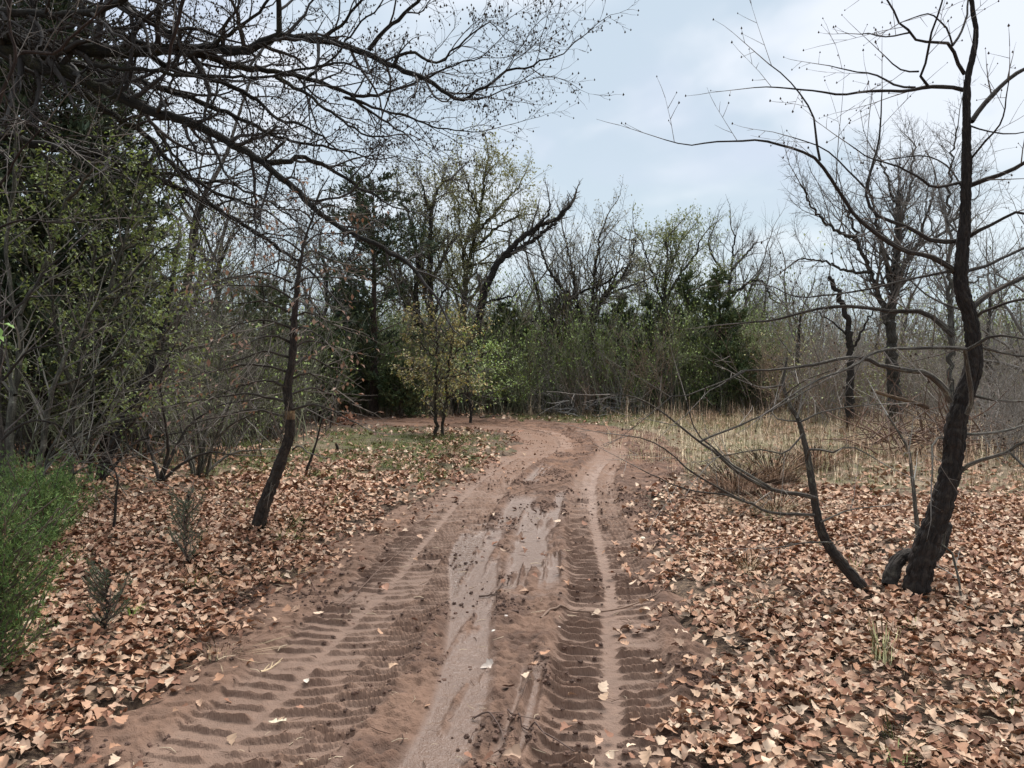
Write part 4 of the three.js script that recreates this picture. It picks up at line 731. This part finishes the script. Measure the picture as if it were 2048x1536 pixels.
// ------------------------------------------------------------------ the wood edge across the clearing
const FARTWIG = { seg: [0.3, 0.22, 0.16], gnarl: [0.55, 0.62, 0.6], up: [0.35, 0.45, 0.4], kids: [6, 5.6, 3], ang: [0.85, 0.8, 0.7], ratio: [0.55, 0.56, 0.6], sides: [4, 3, 3], max: 2, rmin: 0.0048, thin: 0.52, taper: 0.45, along: 0.3, col: tone([0.085, 0.07, 0.058], 0.3) };
function edgeTree(label, lines, d, o, R) {
  const b = trace(lines[0][0], d, d, 4, 2).pts[0], t = thing(o.name ?? 'oak_tree', label, 'tree', V(b.x, landAt(b.x, b.z), b.z)), tips = [], col = o.col ?? [0.07, 0.056, 0.047];
  const crown = new Builder();
  lines.forEach(([line, w0, w1], i) => {
    const l = trace(line, d, d + (i ? (R() - 0.5) * 2.5 : 0), w0, w1, 0.09, R);
    if (!i) { const y = t.position.y; l.pts[0].y = Math.min(l.pts[0].y, y - 0.1); }
    const B = new Builder(); B.tube(l.pts, l.rads, i ? 6 : 9, col, i ? null : (a, s, r) => r * 0.18 * (fbm(a * 3 + i, s * 5, 3) - 0.5)); B.build(i ? 'limb' : 'trunk', M.bark, t);
    if (o.bare?.includes(i)) return;
    sprout(crown, l, { per: (o.per ?? 1.25) * 2.5, len: (o.len ?? 1.9) * 0.95, from: i ? 0.12 : o.from ?? 0.4, ang: 0.75, lift: 0.22, thin: 0.5, shrink: 0.45 }, { ...FARTWIG, ...o.S, col: tone(o.twig ?? [0.105, 0.09, 0.075], 0.3) }, R, tips);
  });
  crown.build('crown', M.twig, t);
  if (o.leaf) leaves(tips, { n: 1, size: 0.1, cols: [[0.2, 0.2, 0.08]], spread: 0.16, droop: 0.1, wide: 0.55, ...o.leaf }, R, t);
  return t;
}
{
  const R = mul(909);
  edgeTree('many-stemmed blackish oak rising behind the twin slim trees', [['868,830 866,740 864,660 862,600 860,540 862,480 864,420 880,372 890,362', 21, 5], ['852,720 842,660 832,600 838,540 830,480 818,430 800,400', 15, 4], ['862,600 848,560 842,500 850,440 856,400', 10, 3], ['845,660 815,610 790,560 760,520 735,470', 13, 3], ['864,560 885,520 905,480 925,470', 10, 3], ['864,430 850,400 846,370', 6, 3], ['866,640 880,600 900,560', 7, 3], ['840,640 800,590 740,560 690,540', 9, 3]], 29, { leaf: { n: 2, share: 0.45, size: 0.11, cols: [[0.26, 0.25, 0.1], [0.17, 0.17, 0.075]] }, len: 1.5 }, R);
  edgeTree('tall lichen-yellow oak with a fan of budding upper twigs', [['940,830 935,720 928,640 932,560 945,490 958,430 966,380 972,335', 19, 4], ['932,560 925,500 918,440 915,400', 8, 3], ['950,470 985,430 1020,390 1040,372', 8, 3], ['945,500 1000,450 1040,430', 8, 3], ['958,430 940,380 930,352', 6, 3], ['932,600 900,540 885,480', 8, 3]], 31, { col: [0.12, 0.105, 0.055], twig: [0.15, 0.13, 0.075], leaf: { n: 2, share: 0.7, size: 0.12, cols: [[0.34, 0.34, 0.14], [0.28, 0.27, 0.12]] }, len: 1.7 }, R);
  edgeTree('heavy dark dead oak leaning right with a snapped double limb', [['945,830 947,760 948,700 955,640 975,570 1000,520 1040,480 1075,455 1110,440 1138,413', 24, 7], ['1010,512 1035,500 1080,470 1128,428', 11, 6], ['1060,470 1085,440 1095,430 1100,405', 7, 3], ['962,610 990,600 1030,590', 8, 3]], 29.5, { per: 0.7, len: 1.0, col: [0.055, 0.043, 0.037] }, R);
  edgeTree('wide spreading grey oak with boughs sweeping up to the right', [['1180,830 1178,740 1180,690 1192,630 1210,590 1240,560 1262,520 1272,478', 19, 3], ['1180,700 1150,670 1110,645 1060,640 1010,644', 11, 4], ['1090,650 1120,620 1144,593 1188,575 1226,555 1255,530', 9, 3], ['1178,690 1165,640 1150,580 1140,520 1130,470', 9, 3], ['1150,600 1110,560 1090,520 1075,470', 8, 3], ['1190,640 1205,596 1229,584 1264,570 1290,560', 8, 3], ['1185,650 1188,580 1195,510 1200,465', 8, 3]], 30, { len: 2.0, per: 1.5, leaf: { share: 0.4, cols: [[0.28, 0.26, 0.16]] } }, R);
  edgeTree('oak in yellow-green young leaf above the narrow cedar', [['1335,830 1330,720 1332,640 1330,570 1335,520 1330,475', 15, 3], ['1331,620 1310,560 1295,520 1285,485', 7, 3], ['1332,600 1360,550 1390,510 1400,482', 7, 3], ['1332,640 1300,600 1290,560', 6, 3], ['1332,560 1350,510 1362,480', 5, 3], ['1332,660 1370,600 1420,560', 6, 3]], 32, { leaf: { n: 2, share: 0.6, size: 0.11, cols: [[0.27, 0.30, 0.11], [0.22, 0.25, 0.09], [0.32, 0.34, 0.14]] }, len: 1.6, per: 1.5 }, R);
  edgeTree('bare grey oak behind the broad dark green cedar', [['1455,830 1450,720 1455,620 1460,560 1465,510 1470,468', 11, 3], ['1456,600 1490,570 1520,560 1545,600', 7, 3], ['1460,560 1430,520 1415,482', 6, 3], ['1462,540 1500,500 1515,482', 6, 3], ['1456,640 1500,630 1560,640', 6, 3]], 34, { twig: [0.13, 0.115, 0.1], len: 1.6 }, R);
  edgeTree('tall bare tree with a fork of grey stems behind the leaning oak', [['1790,838 1785,740 1782,680 1785,620 1790,560 1793,500 1796,450 1800,380', 30, 6], ['1781,667 1769,626 1758,591 1740,539 1720,495 1714,470 1690,410', 15, 4], ['1783,580 1772,524 1763,489 1750,430 1735,370', 13, 4], ['1788,583 1810,527 1831,495 1850,440 1868,370', 11, 3], ['1795,470 1815,400 1825,330 1830,292', 8, 3], ['1797,430 1780,370 1760,315', 7, 3], ['1714,480 1670,460 1630,420 1605,370', 8, 3], ['1740,545 1690,540 1640,520 1590,520', 7, 3], ['1836,490 1880,470 1920,420 1940,370', 7, 3]], 22, { col: [0.13, 0.115, 0.1], twig: [0.13, 0.112, 0.1], len: 1.5, per: 2, from: 0.45, S: { gnarl: [0.4, 0.45, 0.5], rmin: 0.0042 } }, R);
  edgeTree('snapped dark trunk with a blunt top left of the forked bare tree', [['1700,835 1702,740 1700,680 1692,630 1680,595 1665,565 1655,552', 17, 9], ['1702,700 1730,650 1750,610', 6, 3], ['1700,680 1660,640 1620,620', 5, 2]], 21, { bare: [0], len: 1.0, S: { rmin: 0.004 } }, R);
  edgeTree('slim pale tree standing close behind the leaning oak trunk', [['1903,880 1900,740 1902,640 1898,560 1900,480 1897,400 1905,320 1912,258', 13, 3], ['1901,560 1880,500 1860,440 1850,370', 5, 2], ['1899,470 1925,420 1960,380', 4, 2], ['1900,600 1950,560 2000,540', 5, 2]], 14, { col: [0.21, 0.2, 0.18], twig: [0.17, 0.155, 0.14], len: 1.0, per: 2.2, S: { rmin: 0.003 } }, R);
  edgeTree('crooked bare oak beyond the thicket, under the hanging boughs', [['470,850 462,760 448,690 440,620 425,560 400,500 385,440', 17, 4], ['448,690 480,640 520,600 560,560', 9, 3], ['440,620 400,600 350,590', 8, 3], ['425,560 450,500 470,450', 7, 3], ['455,720 400,670 350,660', 8, 3]], 20, { twig: [0.13, 0.115, 0.095], len: 1.5, per: 1.7, leaf: { share: 0.35, cols: [[0.24, 0.2, 0.1], [0.2, 0.22, 0.07]] }, S: { rmin: 0.0042 } }, R);
  edgeTree('bare oak between the pointed cedar and the ragged tall one', [['655,830 650,740 645,670 655,600 650,540 640,480', 11, 3], ['650,640 610,580 590,520', 7, 3], ['652,600 690,560 720,500', 7, 3], ['650,560 620,520 600,460', 5, 3]], 27, { twig: [0.12, 0.105, 0.09], len: 1.7, per: 1.5 }, R);
  // the twin slim trees inside the bend
  const slim = (label, lines, cols, share) => edgeTree(label, lines, depthOf(G(876, 872)), { name: 'slim_tree', col: [0.10, 0.082, 0.06], twig: [0.12, 0.1, 0.07], len: 0.62, per: 4.2, from: 0.12, S: { seg: [0.14, 0.1, 0.08], kids: [5, 2.5], rmin: 0.003, max: 1, along: 0.8, up: [0.2, 0.2] }, leaf: { n: 3, share, size: 0.085, spread: 0.09, droop: 0.6, cols } }, R);
  slim('straighter of the two slim trees inside the bend, with olive new leaves', [['873,874 872,800 874,740 876,690 872,650 868,618', 8, 2], ['873,770 850,760 820,755', 3, 2], ['875,720 845,690 815,660', 3, 2], ['875,715 900,680 925,640', 3, 2], ['874,740 840,735 800,740', 3, 2], ['874,690 850,650 835,630', 3, 2], ['875,760 910,750 950,750', 3, 2]], [[0.36, 0.34, 0.11], [0.26, 0.23, 0.08], [0.42, 0.38, 0.14], [0.3, 0.2, 0.1]], 0.3);
  slim('kinked thinner one of the two slim trees inside the bend', [['885,875 884,855 889,840 887,825 892,800 898,740 902,700 906,650', 7, 2], ['893,800 920,785 950,782', 3, 2], ['900,720 930,690 960,660', 3, 2], ['903,690 885,660 880,640', 3, 2], ['897,760 870,770 840,775', 3, 2]], [[0.4, 0.36, 0.09], [0.46, 0.33, 0.08], [0.3, 0.28, 0.09]], 0.28);
  edgeTree('leafy bright green sapling behind the twin slim trees', [['940,830 938,780 935,740 930,700 925,670', 6, 2], ['938,770 965,745 995,730', 3, 2], ['937,770 910,740 890,720', 3, 2], ['936,740 960,715 985,700', 3, 2], ['938,790 900,780 880,770', 3, 2], ['938,790 970,790 1000,780', 3, 2]], 23, { name: 'green_sapling', len: 0.8, per: 3.6, from: 0.15, S: { kids: [3.6, 2.4], max: 1, along: 0.7, rmin: 0.0035, up: [0, 0.1] }, leaf: { n: 3, share: 0.75, size: 0.085, spread: 0.16, droop: 0.3, cols: [[0.26, 0.37, 0.07], [0.2, 0.3, 0.06], [0.33, 0.42, 0.1]] } }, R);
}
// the wood behind: oaks of three builds, each standing alone
{
  const R = mul(1001), G0 = { seg: [0.7, 0.45, 0.32, 0.22], gnarl: [0.34, 0.55, 0.6, 0.6], up: [0.02, 0.1, 0.2, 0.25], kids: [8, 6, 5, 4], ang: [0.75, 0.75, 0.7, 0.7], ratio: [0.62, 0.56, 0.55, 0.55], sides: [7, 5, 3, 3], max: 3, rmin: 0.0065, thin: 0.5, taper: 0.3, from: 0.2 };
  const proto = (seed, L) => { const B = [new Builder(), new Builder()], S = { ...G0, col: (lev, R) => vary(lev ? [0.125, 0.11, 0.095] : [0.08, 0.066, 0.055], R, 0.25) }; grow(B, V(0, -0.1, 0), V(0.06, 1, 0).normalize(), L, 0.17, 0, S, mul(seed), null); return B; };
  const kinds = [proto(3, 5.6), proto(14, 5.0), proto(27, 5.8), proto(36, 4.6)].map((B) => {
    const t = thing('woodland_oak', 'bare grey-brown oak in the far wood behind the clearing edge', 'tree', V(0, 0, 0), 'bare oaks of the far wood'); B[0].build('trunk', M.bark, t); B[1].build('crown', M.twig, t); return t;
  });
  const spots = [];
  for (let i = 0; i < 96; i++) { const x = lerp(-250, 2300, (i + R() * 0.9) / 96), d = 33 + 24 * R(); spots.push([x, d]); }
  spots.push([330, 17], [560, 24], [250, 19], [1600, 27], [1980, 24], [2080, 19], [1660, 33], [1900, 30], [420, 26], [1060, 34], [820, 34], [150, 22], [1100, 33], [1250, 34], [1380, 36], [1040, 33.5], [1520, 36], [720, 32], [980, 36], [1160, 37], [1310, 35], [1440, 38], [880, 35], [620, 30]);
  spots.forEach(([x, d], i) => {
    const k = kinds[i % 4], o = i < 4 ? k : k.clone(); if (i >= 4) { o.name = numbered('woodland_oak'); scene.add(o); }
    o.position.copy(atGround(x, d)); const s = 0.68 + R() * 0.36; o.scale.set(s, s * (0.85 + R() * 0.3), s); o.rotation.y = R() * 6.283;
  });
}

// ------------------------------------------------------------------ undergrowth too dense to count: brush under the far trees
function brush(seed, stems, h, spread, leafy) {
  const R = mul(seed), B = new Builder(), tips = [];
  const S = { seg: [0.3, 0.2, 0.15], gnarl: [0.35, 0.45, 0.5], up: [0.1, 0.1, 0.1], kids: [5, 3.2], ang: [0.7, 0.7], ratio: [0.45, 0.5], sides: [3, 3], max: 2, rmin: 0.0045, thin: 0.6, taper: 0.4, col: (l, R) => { const g = 0.75 + R() * 0.5; return [g, g, g]; } };
  for (let i = 0; i < stems; i++) { const a = R() * 6.283, r = spread * Math.sqrt(R()) * 0.5; grow(B, V(Math.cos(a) * r, -0.05, Math.sin(a) * r), V((R() - 0.5) * 0.9, 1, (R() - 0.5) * 0.9).normalize(), h * (0.6 + R() * 0.5), 0.012, 0, S, R, tips); }
  if (leafy) for (const t of tips) for (let k = 0; k < 2; k++) if (R() < leafy) { const g = 0.8 + R() * 0.5; B.leaf(t.p.clone().add(V(R() - 0.5, R() - 0.5, R() - 0.5).multiplyScalar(0.22)), around(t.d, 1.2 * R(), R() * 6.28), V(0, 1, 0), 0.085, 0.05, [g, g * 1.25, g * 0.6]); }
  return B.geometry();
}
{
  const R = mul(1101), geos = [brush(1, 9, 1.7, 1.3, 0), brush(2, 7, 2.2, 1.2, 0), brush(3, 8, 1.6, 1.4, 0.55), brush(4, 7, 2.0, 1.3, 0.85)], places = [];
  const put = (x, d, s, k, c) => { const p = atGround(x, d); places.push({ x: p.x, z: p.z, y: p.y, s, sy: 0.8 + R() * 0.5, yaw: R() * 6.28, k, c: vary(c, R, 0.3) }); };
  const greyb = [0.27, 0.235, 0.2], green = [0.21, 0.215, 0.125], rust = [0.29, 0.2, 0.14];
  for (let i = 0; i < 520; i++) { const x = lerp(640, 1560, R()), q = R(), d = 27.6 + 11 * q ** 1.4, g = R(); put(x, d, 0.7 + R() * 0.55 + 0.5 * q, g < 0.62 ? (R() < 0.5 ? 2 : 3) : Math.floor(R() * 2), g < 0.62 ? green : g < 0.75 ? rust : greyb); }
  for (let i = 0; i < 420; i++) { const x = lerp(-300, 2350, R()), d = 34 + 26 * R(); put(x, d, 1.2 + R() * 0.9, R() < 0.5 ? Math.floor(R() * 2) : 2 + Math.floor(R() * 2), R() < 0.5 ? green : greyb); }
  for (let i = 0; i < 170; i++) { const x = lerp(1540, 2250, R()), d = 22.5 + 10 * R(); put(x, d, 0.75 + R() * 0.5, R() < 0.75 ? Math.floor(R() * 2) : 2, R() < 0.3 ? rust : greyb); }
  for (let i = 0; i < 420; i++) { const x = lerp(-250, 640, R()), d = 11.5 + 18 * R(); if (P(x, 800, d).x > -4.1 - 0.05 * d) continue; put(x, d, 0.7 + R() * 0.7, R() < 0.6 ? Math.floor(R() * 2) : 2, R() < 0.4 ? green : [0.115, 0.098, 0.08]); }
  for (let i = 0; i < 26; i++) { const x = lerp(1960, 2250, R()), d = 11 + 8 * R(); put(x, d, 0.6 + R() * 0.4, Math.floor(R() * 2), [0.24, 0.21, 0.18]); }
  scatter('undergrowth', 'tangled grey and dull green brush under the trees round the clearing', 'undergrowth', geos, M.litter, places);
}
// fallen branches and brush heaps
function heap(label, x, d, w, h, n, col, R, len = 1.6) {
  const c = atGround(x, d), t = thing('brush_pile', label, 'brush pile', c);
  for (let k = 0; k < 4; k++) { const B = new Builder(); for (let i = 0; i < n / 4; i++) { const p = c.clone().add(V((R() - 0.5) * w, R() * h * 0.6, (R() - 0.5) * w * 0.5)), dir = V(R() - 0.5, (R() - 0.3) * 0.6, R() - 0.5).normalize(); grow(B, p, dir, len * (0.4 + R() * 0.7), 0.008 + R() * 0.012, 0, { ...FARTWIG, kids: [3, 2], max: 1, up: [-0.1, 0], rmin: 0.0035, col: tone(col, 0.35) }, R); } B.build('branches', M.twig, t); }
  return t;
}
{
  const R = mul(1201);
  heap('heap of pale fallen branches at the wood edge beyond the bend', 1200, 27.2, 3.2, 0.9, 50, [0.2, 0.18, 0.16], R);
  heap('reddish-brown brush heap with a pale snapped log behind the leaning oak', 1850, 14, 2.2, 0.9, 110, [0.16, 0.095, 0.065], R, 1.2);
  heap('grey brush heap against the trees at the right of the field', 1990, 15.5, 2.4, 1.0, 80, [0.23, 0.2, 0.175], R, 1.3);
  const lt = thing('snapped_log', 'pale peeled log sticking out of the reddish brush heap', 'log', V(P(1850, 812, 13.4).x, landAt(P(1850, 812, 13.4).x, -13.4), -13.4)), B = new Builder(), l = trace('1744,781 1760,786 1790,795 1820,803 1856,814', 13.2, 13.6, 6, 9, 0.006);
  B.tube(l.pts, l.rads, 9, (k) => (k < 0.06 ? [0.6, 0.45, 0.3] : mix3([0.46, 0.31, 0.2], [0.24, 0.16, 0.11], k))); B.build('log', M.bark, lt);
  const lp = G(520, 950); void lp;
  // red leaf heap and the twisted stumps by the far left of the track
  const s1 = G(692, 850), t1 = thing('leaf_heap', 'rust-red heap of dead leaves on a branch where the track leaves the frame', 'leaf heap', s1), L = new Builder(), K = new Builder();
  for (let i = 0; i < 240; i++) { const p = s1.clone().add(V((R() - 0.5) * 0.75, R() * 0.34, (R() - 0.5) * 0.5)); if ((p.y - s1.y) / 0.36 > 1 - Math.abs(p.x - s1.x) / 0.4) continue; L.leaf(p, V(R() - 0.5, R() - 0.6, R() - 0.5).normalize(), V(0, 1, 0), 0.11, 0.06, vary([0.33, 0.14, 0.07], R, 0.3)); }
  K.tube([s1.clone().add(V(-0.4, 0.02, 0)), s1.clone().add(V(0, 0.14, 0)), s1.clone().add(V(0.42, 0.05, 0.1))], [0.02, 0.02, 0.01], 6, BROWN); K.build('branch', M.wood, t1); L.build('leaves', M.leaf, t1);
  const stump = (label, x, y, h, w, lean) => { const b = G(x, y), t = thing('stub', label, 'stump', b), S = new Builder(), pts = [b.clone().add(V(0, -0.03, 0)), b.clone().add(V(lean * 0.3, h * 0.5, 0)), b.clone().add(V(lean, h, 0))]; S.tube(pts, [w, w * 0.8, w * 0.55], 8, BROWN, (a, s, r) => r * 0.4 * (fbm(a * 3, s * 20, 2) - 0.5)); S.build('wood', M.bark, t); const C = new Builder(); C.tube([pts[2], pts[2].clone().add(V(lean * 0.12 + 0.004, 0.02, 0))], [w * 0.56, w * 0.3], 7, [0.42, 0.3, 0.19]); C.build('split_end', M.wood, t); };
  stump('small split stub on the green grass inside the bend', 676, 902, 0.14, 0.035, -0.04);
  stump('dark curled stub at the outer edge of the track bend', 708, 838, 0.24, 0.035, -0.09);
  stump('slanting broken stub by the rust-red leaf heap', 702, 856, 0.12, 0.03, 0.1);
}

// ------------------------------------------------------------------ small things that can be told apart
{
  const R = mul(1301);
  const stick = (label, str, w, col, name = 'stick', arch = 0) => { // lies on the ground along pixels
    const q = str.split(' ').map((s) => s.split(',').map(Number)), pts = q.map(([x, y], i) => { const p = G(x, y), f = i / (q.length - 1); p.y = topAt(p.x, p.z) + w * 0.6 + arch * Math.sin(f * Math.PI); return p; });
    const c = new THREE.CatmullRomCurve3(pts).getSpacedPoints(40); c.forEach((p) => { p.y = Math.max(p.y, topAt(p.x, p.z) + w * 0.55); });
    const t = thing(name, label, 'stick', c[20].clone()), B = new Builder(); B.tube(c, c.map((_, i) => w * lerp(0.6, 0.25, i / 40) * (0.85 + R() * 0.3)), 6, (k) => vary(col, R, 0.12)); B.build('stem', M.wood, t);
    const T = new Builder(); for (let k = 0; k < 4; k++) { const i = 6 + Math.floor(R() * 30), d = V().subVectors(c[i + 1], c[i]).normalize(), s = around(d, 0.7, R() * 6.28); s.y = Math.abs(s.y) * 0.3; T.tube([c[i], c[i].clone().addScaledVector(s, 0.05 + R() * 0.08)], [w * 0.25, w * 0.12], 4, col); } T.build('side_twigs', M.wood, t); return t;
  };
  stick('long smooth curved stick lying across the right-hand tyre prints', '1082,1246 1108,1225 1150,1221 1200,1225 1255,1212 1310,1200 1356,1180', 0.014, [0.2, 0.125, 0.085], 'stick', 0.02);
  stick('thin straight twig slanting up from the left tyre prints', '676,1216 712,1186 760,1140 800,1105 832,1072', 0.008, [0.13, 0.075, 0.05], 'stick', 0.03);
  stick('short bent twig meeting the slanting one on the left mud', '612,1140 628,1176 650,1206 672,1214', 0.008, [0.15, 0.08, 0.055]);
  stick('long thin stick lying over the wet mud before the bend', '985,1012 1035,990 1085,980 1142,968', 0.012, [0.17, 0.1, 0.065], 'stick', 0.02);
  stick('short dark stick half buried in the wet middle of the track', '958,1190 985,1188 1000,1175 1008,1160', 0.012, [0.1, 0.06, 0.042]);
  stick('dark twig reaching from the right prints to the bottom mud', '1016,1422 1050,1455 1090,1480 1148,1510', 0.009, [0.1, 0.06, 0.045]);
  stick('curved dark twig in the near middle mud', '945,1432 975,1436 998,1455 1010,1500', 0.008, [0.1, 0.06, 0.045]);
  stick('grey branch lying on the leaf bank under the arching shrub', '108,1062 140,1048 165,1040', 0.02, [0.13, 0.11, 0.09]);
  stick('fallen grey branch among the field grass far behind the bend', '960,836 985,834 1010,833', 0.05, [0.09, 0.06, 0.045]);
  stick('thin bare stem lying on the bank leaves below the young oak', '437,1006 455,1030 475,1050 488,1064', 0.012, [0.12, 0.08, 0.06], 'stick', 0.04);
  stick('pale wood splinter on the left mud', '520,1344 532,1338 548,1331', 0.016, [0.6, 0.45, 0.28]);
  // loose leaves one can point to
  const lone = (label, x, y, s, c, k, yaw, tilt = 0.1) => { const p = G(x, y), o = shade(new THREE.Mesh(LEAVES[k], new THREE.MeshStandardMaterial({ vertexColors: true, color: new THREE.Color().setRGB(...c), roughness: 0.7, side: THREE.DoubleSide }))); o.name = numbered('fallen_leaf'); o.position.set(p.x, topAt(p.x, p.z) + 0.014, p.z); o.rotation.set(tilt, yaw, 0.1); o.scale.setScalar(s); scene.add(tag(o, label, 'leaf')); };
  lone('cream lobed leaf lying alone on the near left tyre print', 553, 1449, 0.085, [0.74, 0.66, 0.47], 1, 1.2);
  lone('small white leaf fragment further along the left prints', 612, 1366, 0.045, [0.62, 0.54, 0.44], 3, 0.5);
  lone('orange-brown leaf pressed into the left mud', 595, 1417, 0.075, [0.4, 0.19, 0.11], 2, 2.2);
  lone('orange-brown leaf pressed in the mud beyond the slanting twig', 767, 1176, 0.09, [0.42, 0.22, 0.14], 4, 0.9);
  lone('pale folded leaf on the dark middle crumbs of the track', 975, 1330, 0.08, [0.58, 0.48, 0.4], 5, 1.9, 0.5);
  lone('tan pointed leaf at the edge of the near right prints', 1280, 1456, 0.1, [0.44, 0.29, 0.2], 0, 0.8, 0.4);
  // pebbles
  const pebble = (label, x, y, s, c) => { const g = new THREE.IcosahedronGeometry(1, 2), a = g.attributes.position; for (let i = 0; i < a.count; i++) { const k = 0.85 + 0.3 * noise(a.getX(i) * 1.7 + x, a.getY(i) * 1.7 + a.getZ(i)); a.setXYZ(i, a.getX(i) * k * 1.2, a.getY(i) * k * 0.65, a.getZ(i) * k); } g.computeVertexNormals(); const p = G(x, y), o = shade(new THREE.Mesh(g, new THREE.MeshStandardMaterial({ color: new THREE.Color().setRGB(...c), roughness: 0.6, bumpMap: grainBump, bumpScale: 0.002 }))); o.name = numbered('pebble'); o.scale.setScalar(s); o.position.set(p.x, topAt(p.x, p.z) + s * 0.35, p.z); o.rotation.y = R() * 6; scene.add(tag(o, label, 'pebble')); };
  pebble('white flat pebble among the middle crumbs of the track', 987, 1262, 0.013, [0.78, 0.72, 0.62]);
  pebble('rounded pale pebble just behind the white flat one', 1012, 1243, 0.014, [0.6, 0.52, 0.45]);
  pebble('cream pebble beside the right tyre prints near the leaves', 1285, 1083, 0.024, [0.72, 0.62, 0.47]);
  pebble('pale pebble on the left ridge of the right tyre prints', 1117, 1258, 0.012, [0.6, 0.5, 0.44]);
  pebble('small tan pebble among crumbs near the bottom middle', 1104, 1276, 0.01, [0.62, 0.55, 0.48]);
  // tufts of grass
  const tuftThing = (label, x, y, n, h, spread, lean, c, seed, group) => { const p = G(x, y), o = shade(new THREE.Mesh(tuft(seed, Math.round(n * (h > 0.2 && spread > 0.35 ? 3 : 1.4)), h, spread, lean, h * 0.02 + 0.003), new THREE.MeshStandardMaterial({ vertexColors: true, color: new THREE.Color().setRGB(...c), roughness: 0.85, side: THREE.DoubleSide }))); o.name = numbered('grass_tuft'); o.position.set(p.x, landAt(p.x, p.z), p.z); scene.add(tag(o, label, 'grass tuft', group)); };
  const gr = [0.17, 0.24, 0.05], st = [0.42, 0.32, 0.2], rd = [0.27, 0.17, 0.11];
  tuftThing('green grass tuft at the foot of the crooked young oak', 566, 1076, 90, 0.15, 0.34, 1.0, gr, 61);
  tuftThing('smaller green tuft just behind the one at the young oak', 590, 1042, 40, 0.12, 0.2, 0.9, [0.2, 0.25, 0.07], 62);
  tuftThing('yellowish green tuft on the bank below the sparse juniper', 388, 1168, 70, 0.11, 0.26, 1.0, [0.27, 0.28, 0.09], 63);
  tuftThing('green tuft in the leaves between thicket and young oak', 456, 984, 60, 0.13, 0.36, 1.0, [0.21, 0.22, 0.07], 64);
  tuftThing('bright green weed beside the thin blue-green juniper', 264, 1228, 50, 0.09, 0.12, 0.8, [0.26, 0.36, 0.08], 65);
  tuftThing('straw tuft hanging over the mud at the left bank', 430, 1314, 60, 0.13, 0.26, 1.3, st, 66);
  tuftThing('straw tuft on the bank edge nearer the young oak', 548, 1160, 60, 0.14, 0.26, 1.2, [0.36, 0.3, 0.16], 67);
  tuftThing('large reddish bunchgrass at the track edge of the field', 1545, 970, 190, 0.42, 0.6, 1.3, rd, 68);
  tuftThing('dark reddish bunchgrass nearest the churned mud', 1470, 992, 150, 0.36, 0.5, 1.3, [0.24, 0.15, 0.1], 69);
  tuftThing('faded bunchgrass under the sapling branches', 1548, 1035, 110, 0.24, 0.44, 1.5, [0.36, 0.29, 0.19], 70);
  tuftThing('rust bunchgrass behind the forked sapling', 1636, 940, 120, 0.36, 0.6, 1.2, [0.26, 0.15, 0.1], 71);
  tuftThing('dry upright grass in the leaves before the leaning oak', 1765, 1335, 26, 0.26, 0.1, 0.8, [0.34, 0.32, 0.16], 72);
  tuftThing('curled straw tuft in the leaves at the right foreground', 1815, 1385, 44, 0.1, 0.2, 1.4, [0.4, 0.29, 0.17], 73);
  tuftThing('little green rosette in the leaves at the right foreground', 1612, 1397, 26, 0.055, 0.09, 1.3, [0.16, 0.27, 0.06], 74);
  tuftThing('green blades among leaves at the bottom of the frame', 1795, 1520, 44, 0.12, 0.16, 0.9, [0.26, 0.32, 0.12], 75);
  tuftThing('green sprout at the lower right among the leaves', 2018, 1420, 18, 0.1, 0.1, 1.0, [0.22, 0.33, 0.09], 76);
  tuftThing('short green tuft in the leaves before the trunk foot', 1826, 1256, 26, 0.09, 0.14, 1.1, [0.28, 0.33, 0.12], 77);
  tuftThing('dry straw tuft in the leaves left of the forked sapling', 1497, 1148, 70, 0.17, 0.2, 0.9, st, 78);
  tuftThing('dark tuft on the inner verge beside the track', 850, 950, 60, 0.2, 0.3, 1.0, [0.2, 0.14, 0.08], 79);
  tuftThing('green weed on the inner verge of the track', 840, 958, 30, 0.16, 0.14, 0.9, [0.16, 0.24, 0.06], 80);
  tuftThing('straw clump on the inner verge close behind the twin slim trees', 905, 912, 60, 0.3, 0.3, 0.7, [0.3, 0.22, 0.14], 81);
  tuftThing('lone green weed on the pale verge beyond the bend', 1043, 844, 40, 0.22, 0.26, 1.0, [0.13, 0.19, 0.05], 82);
}

console.log('triangles built', TRIS);
camera.updateMatrixWorld(true);
renderer.render(scene, camera);
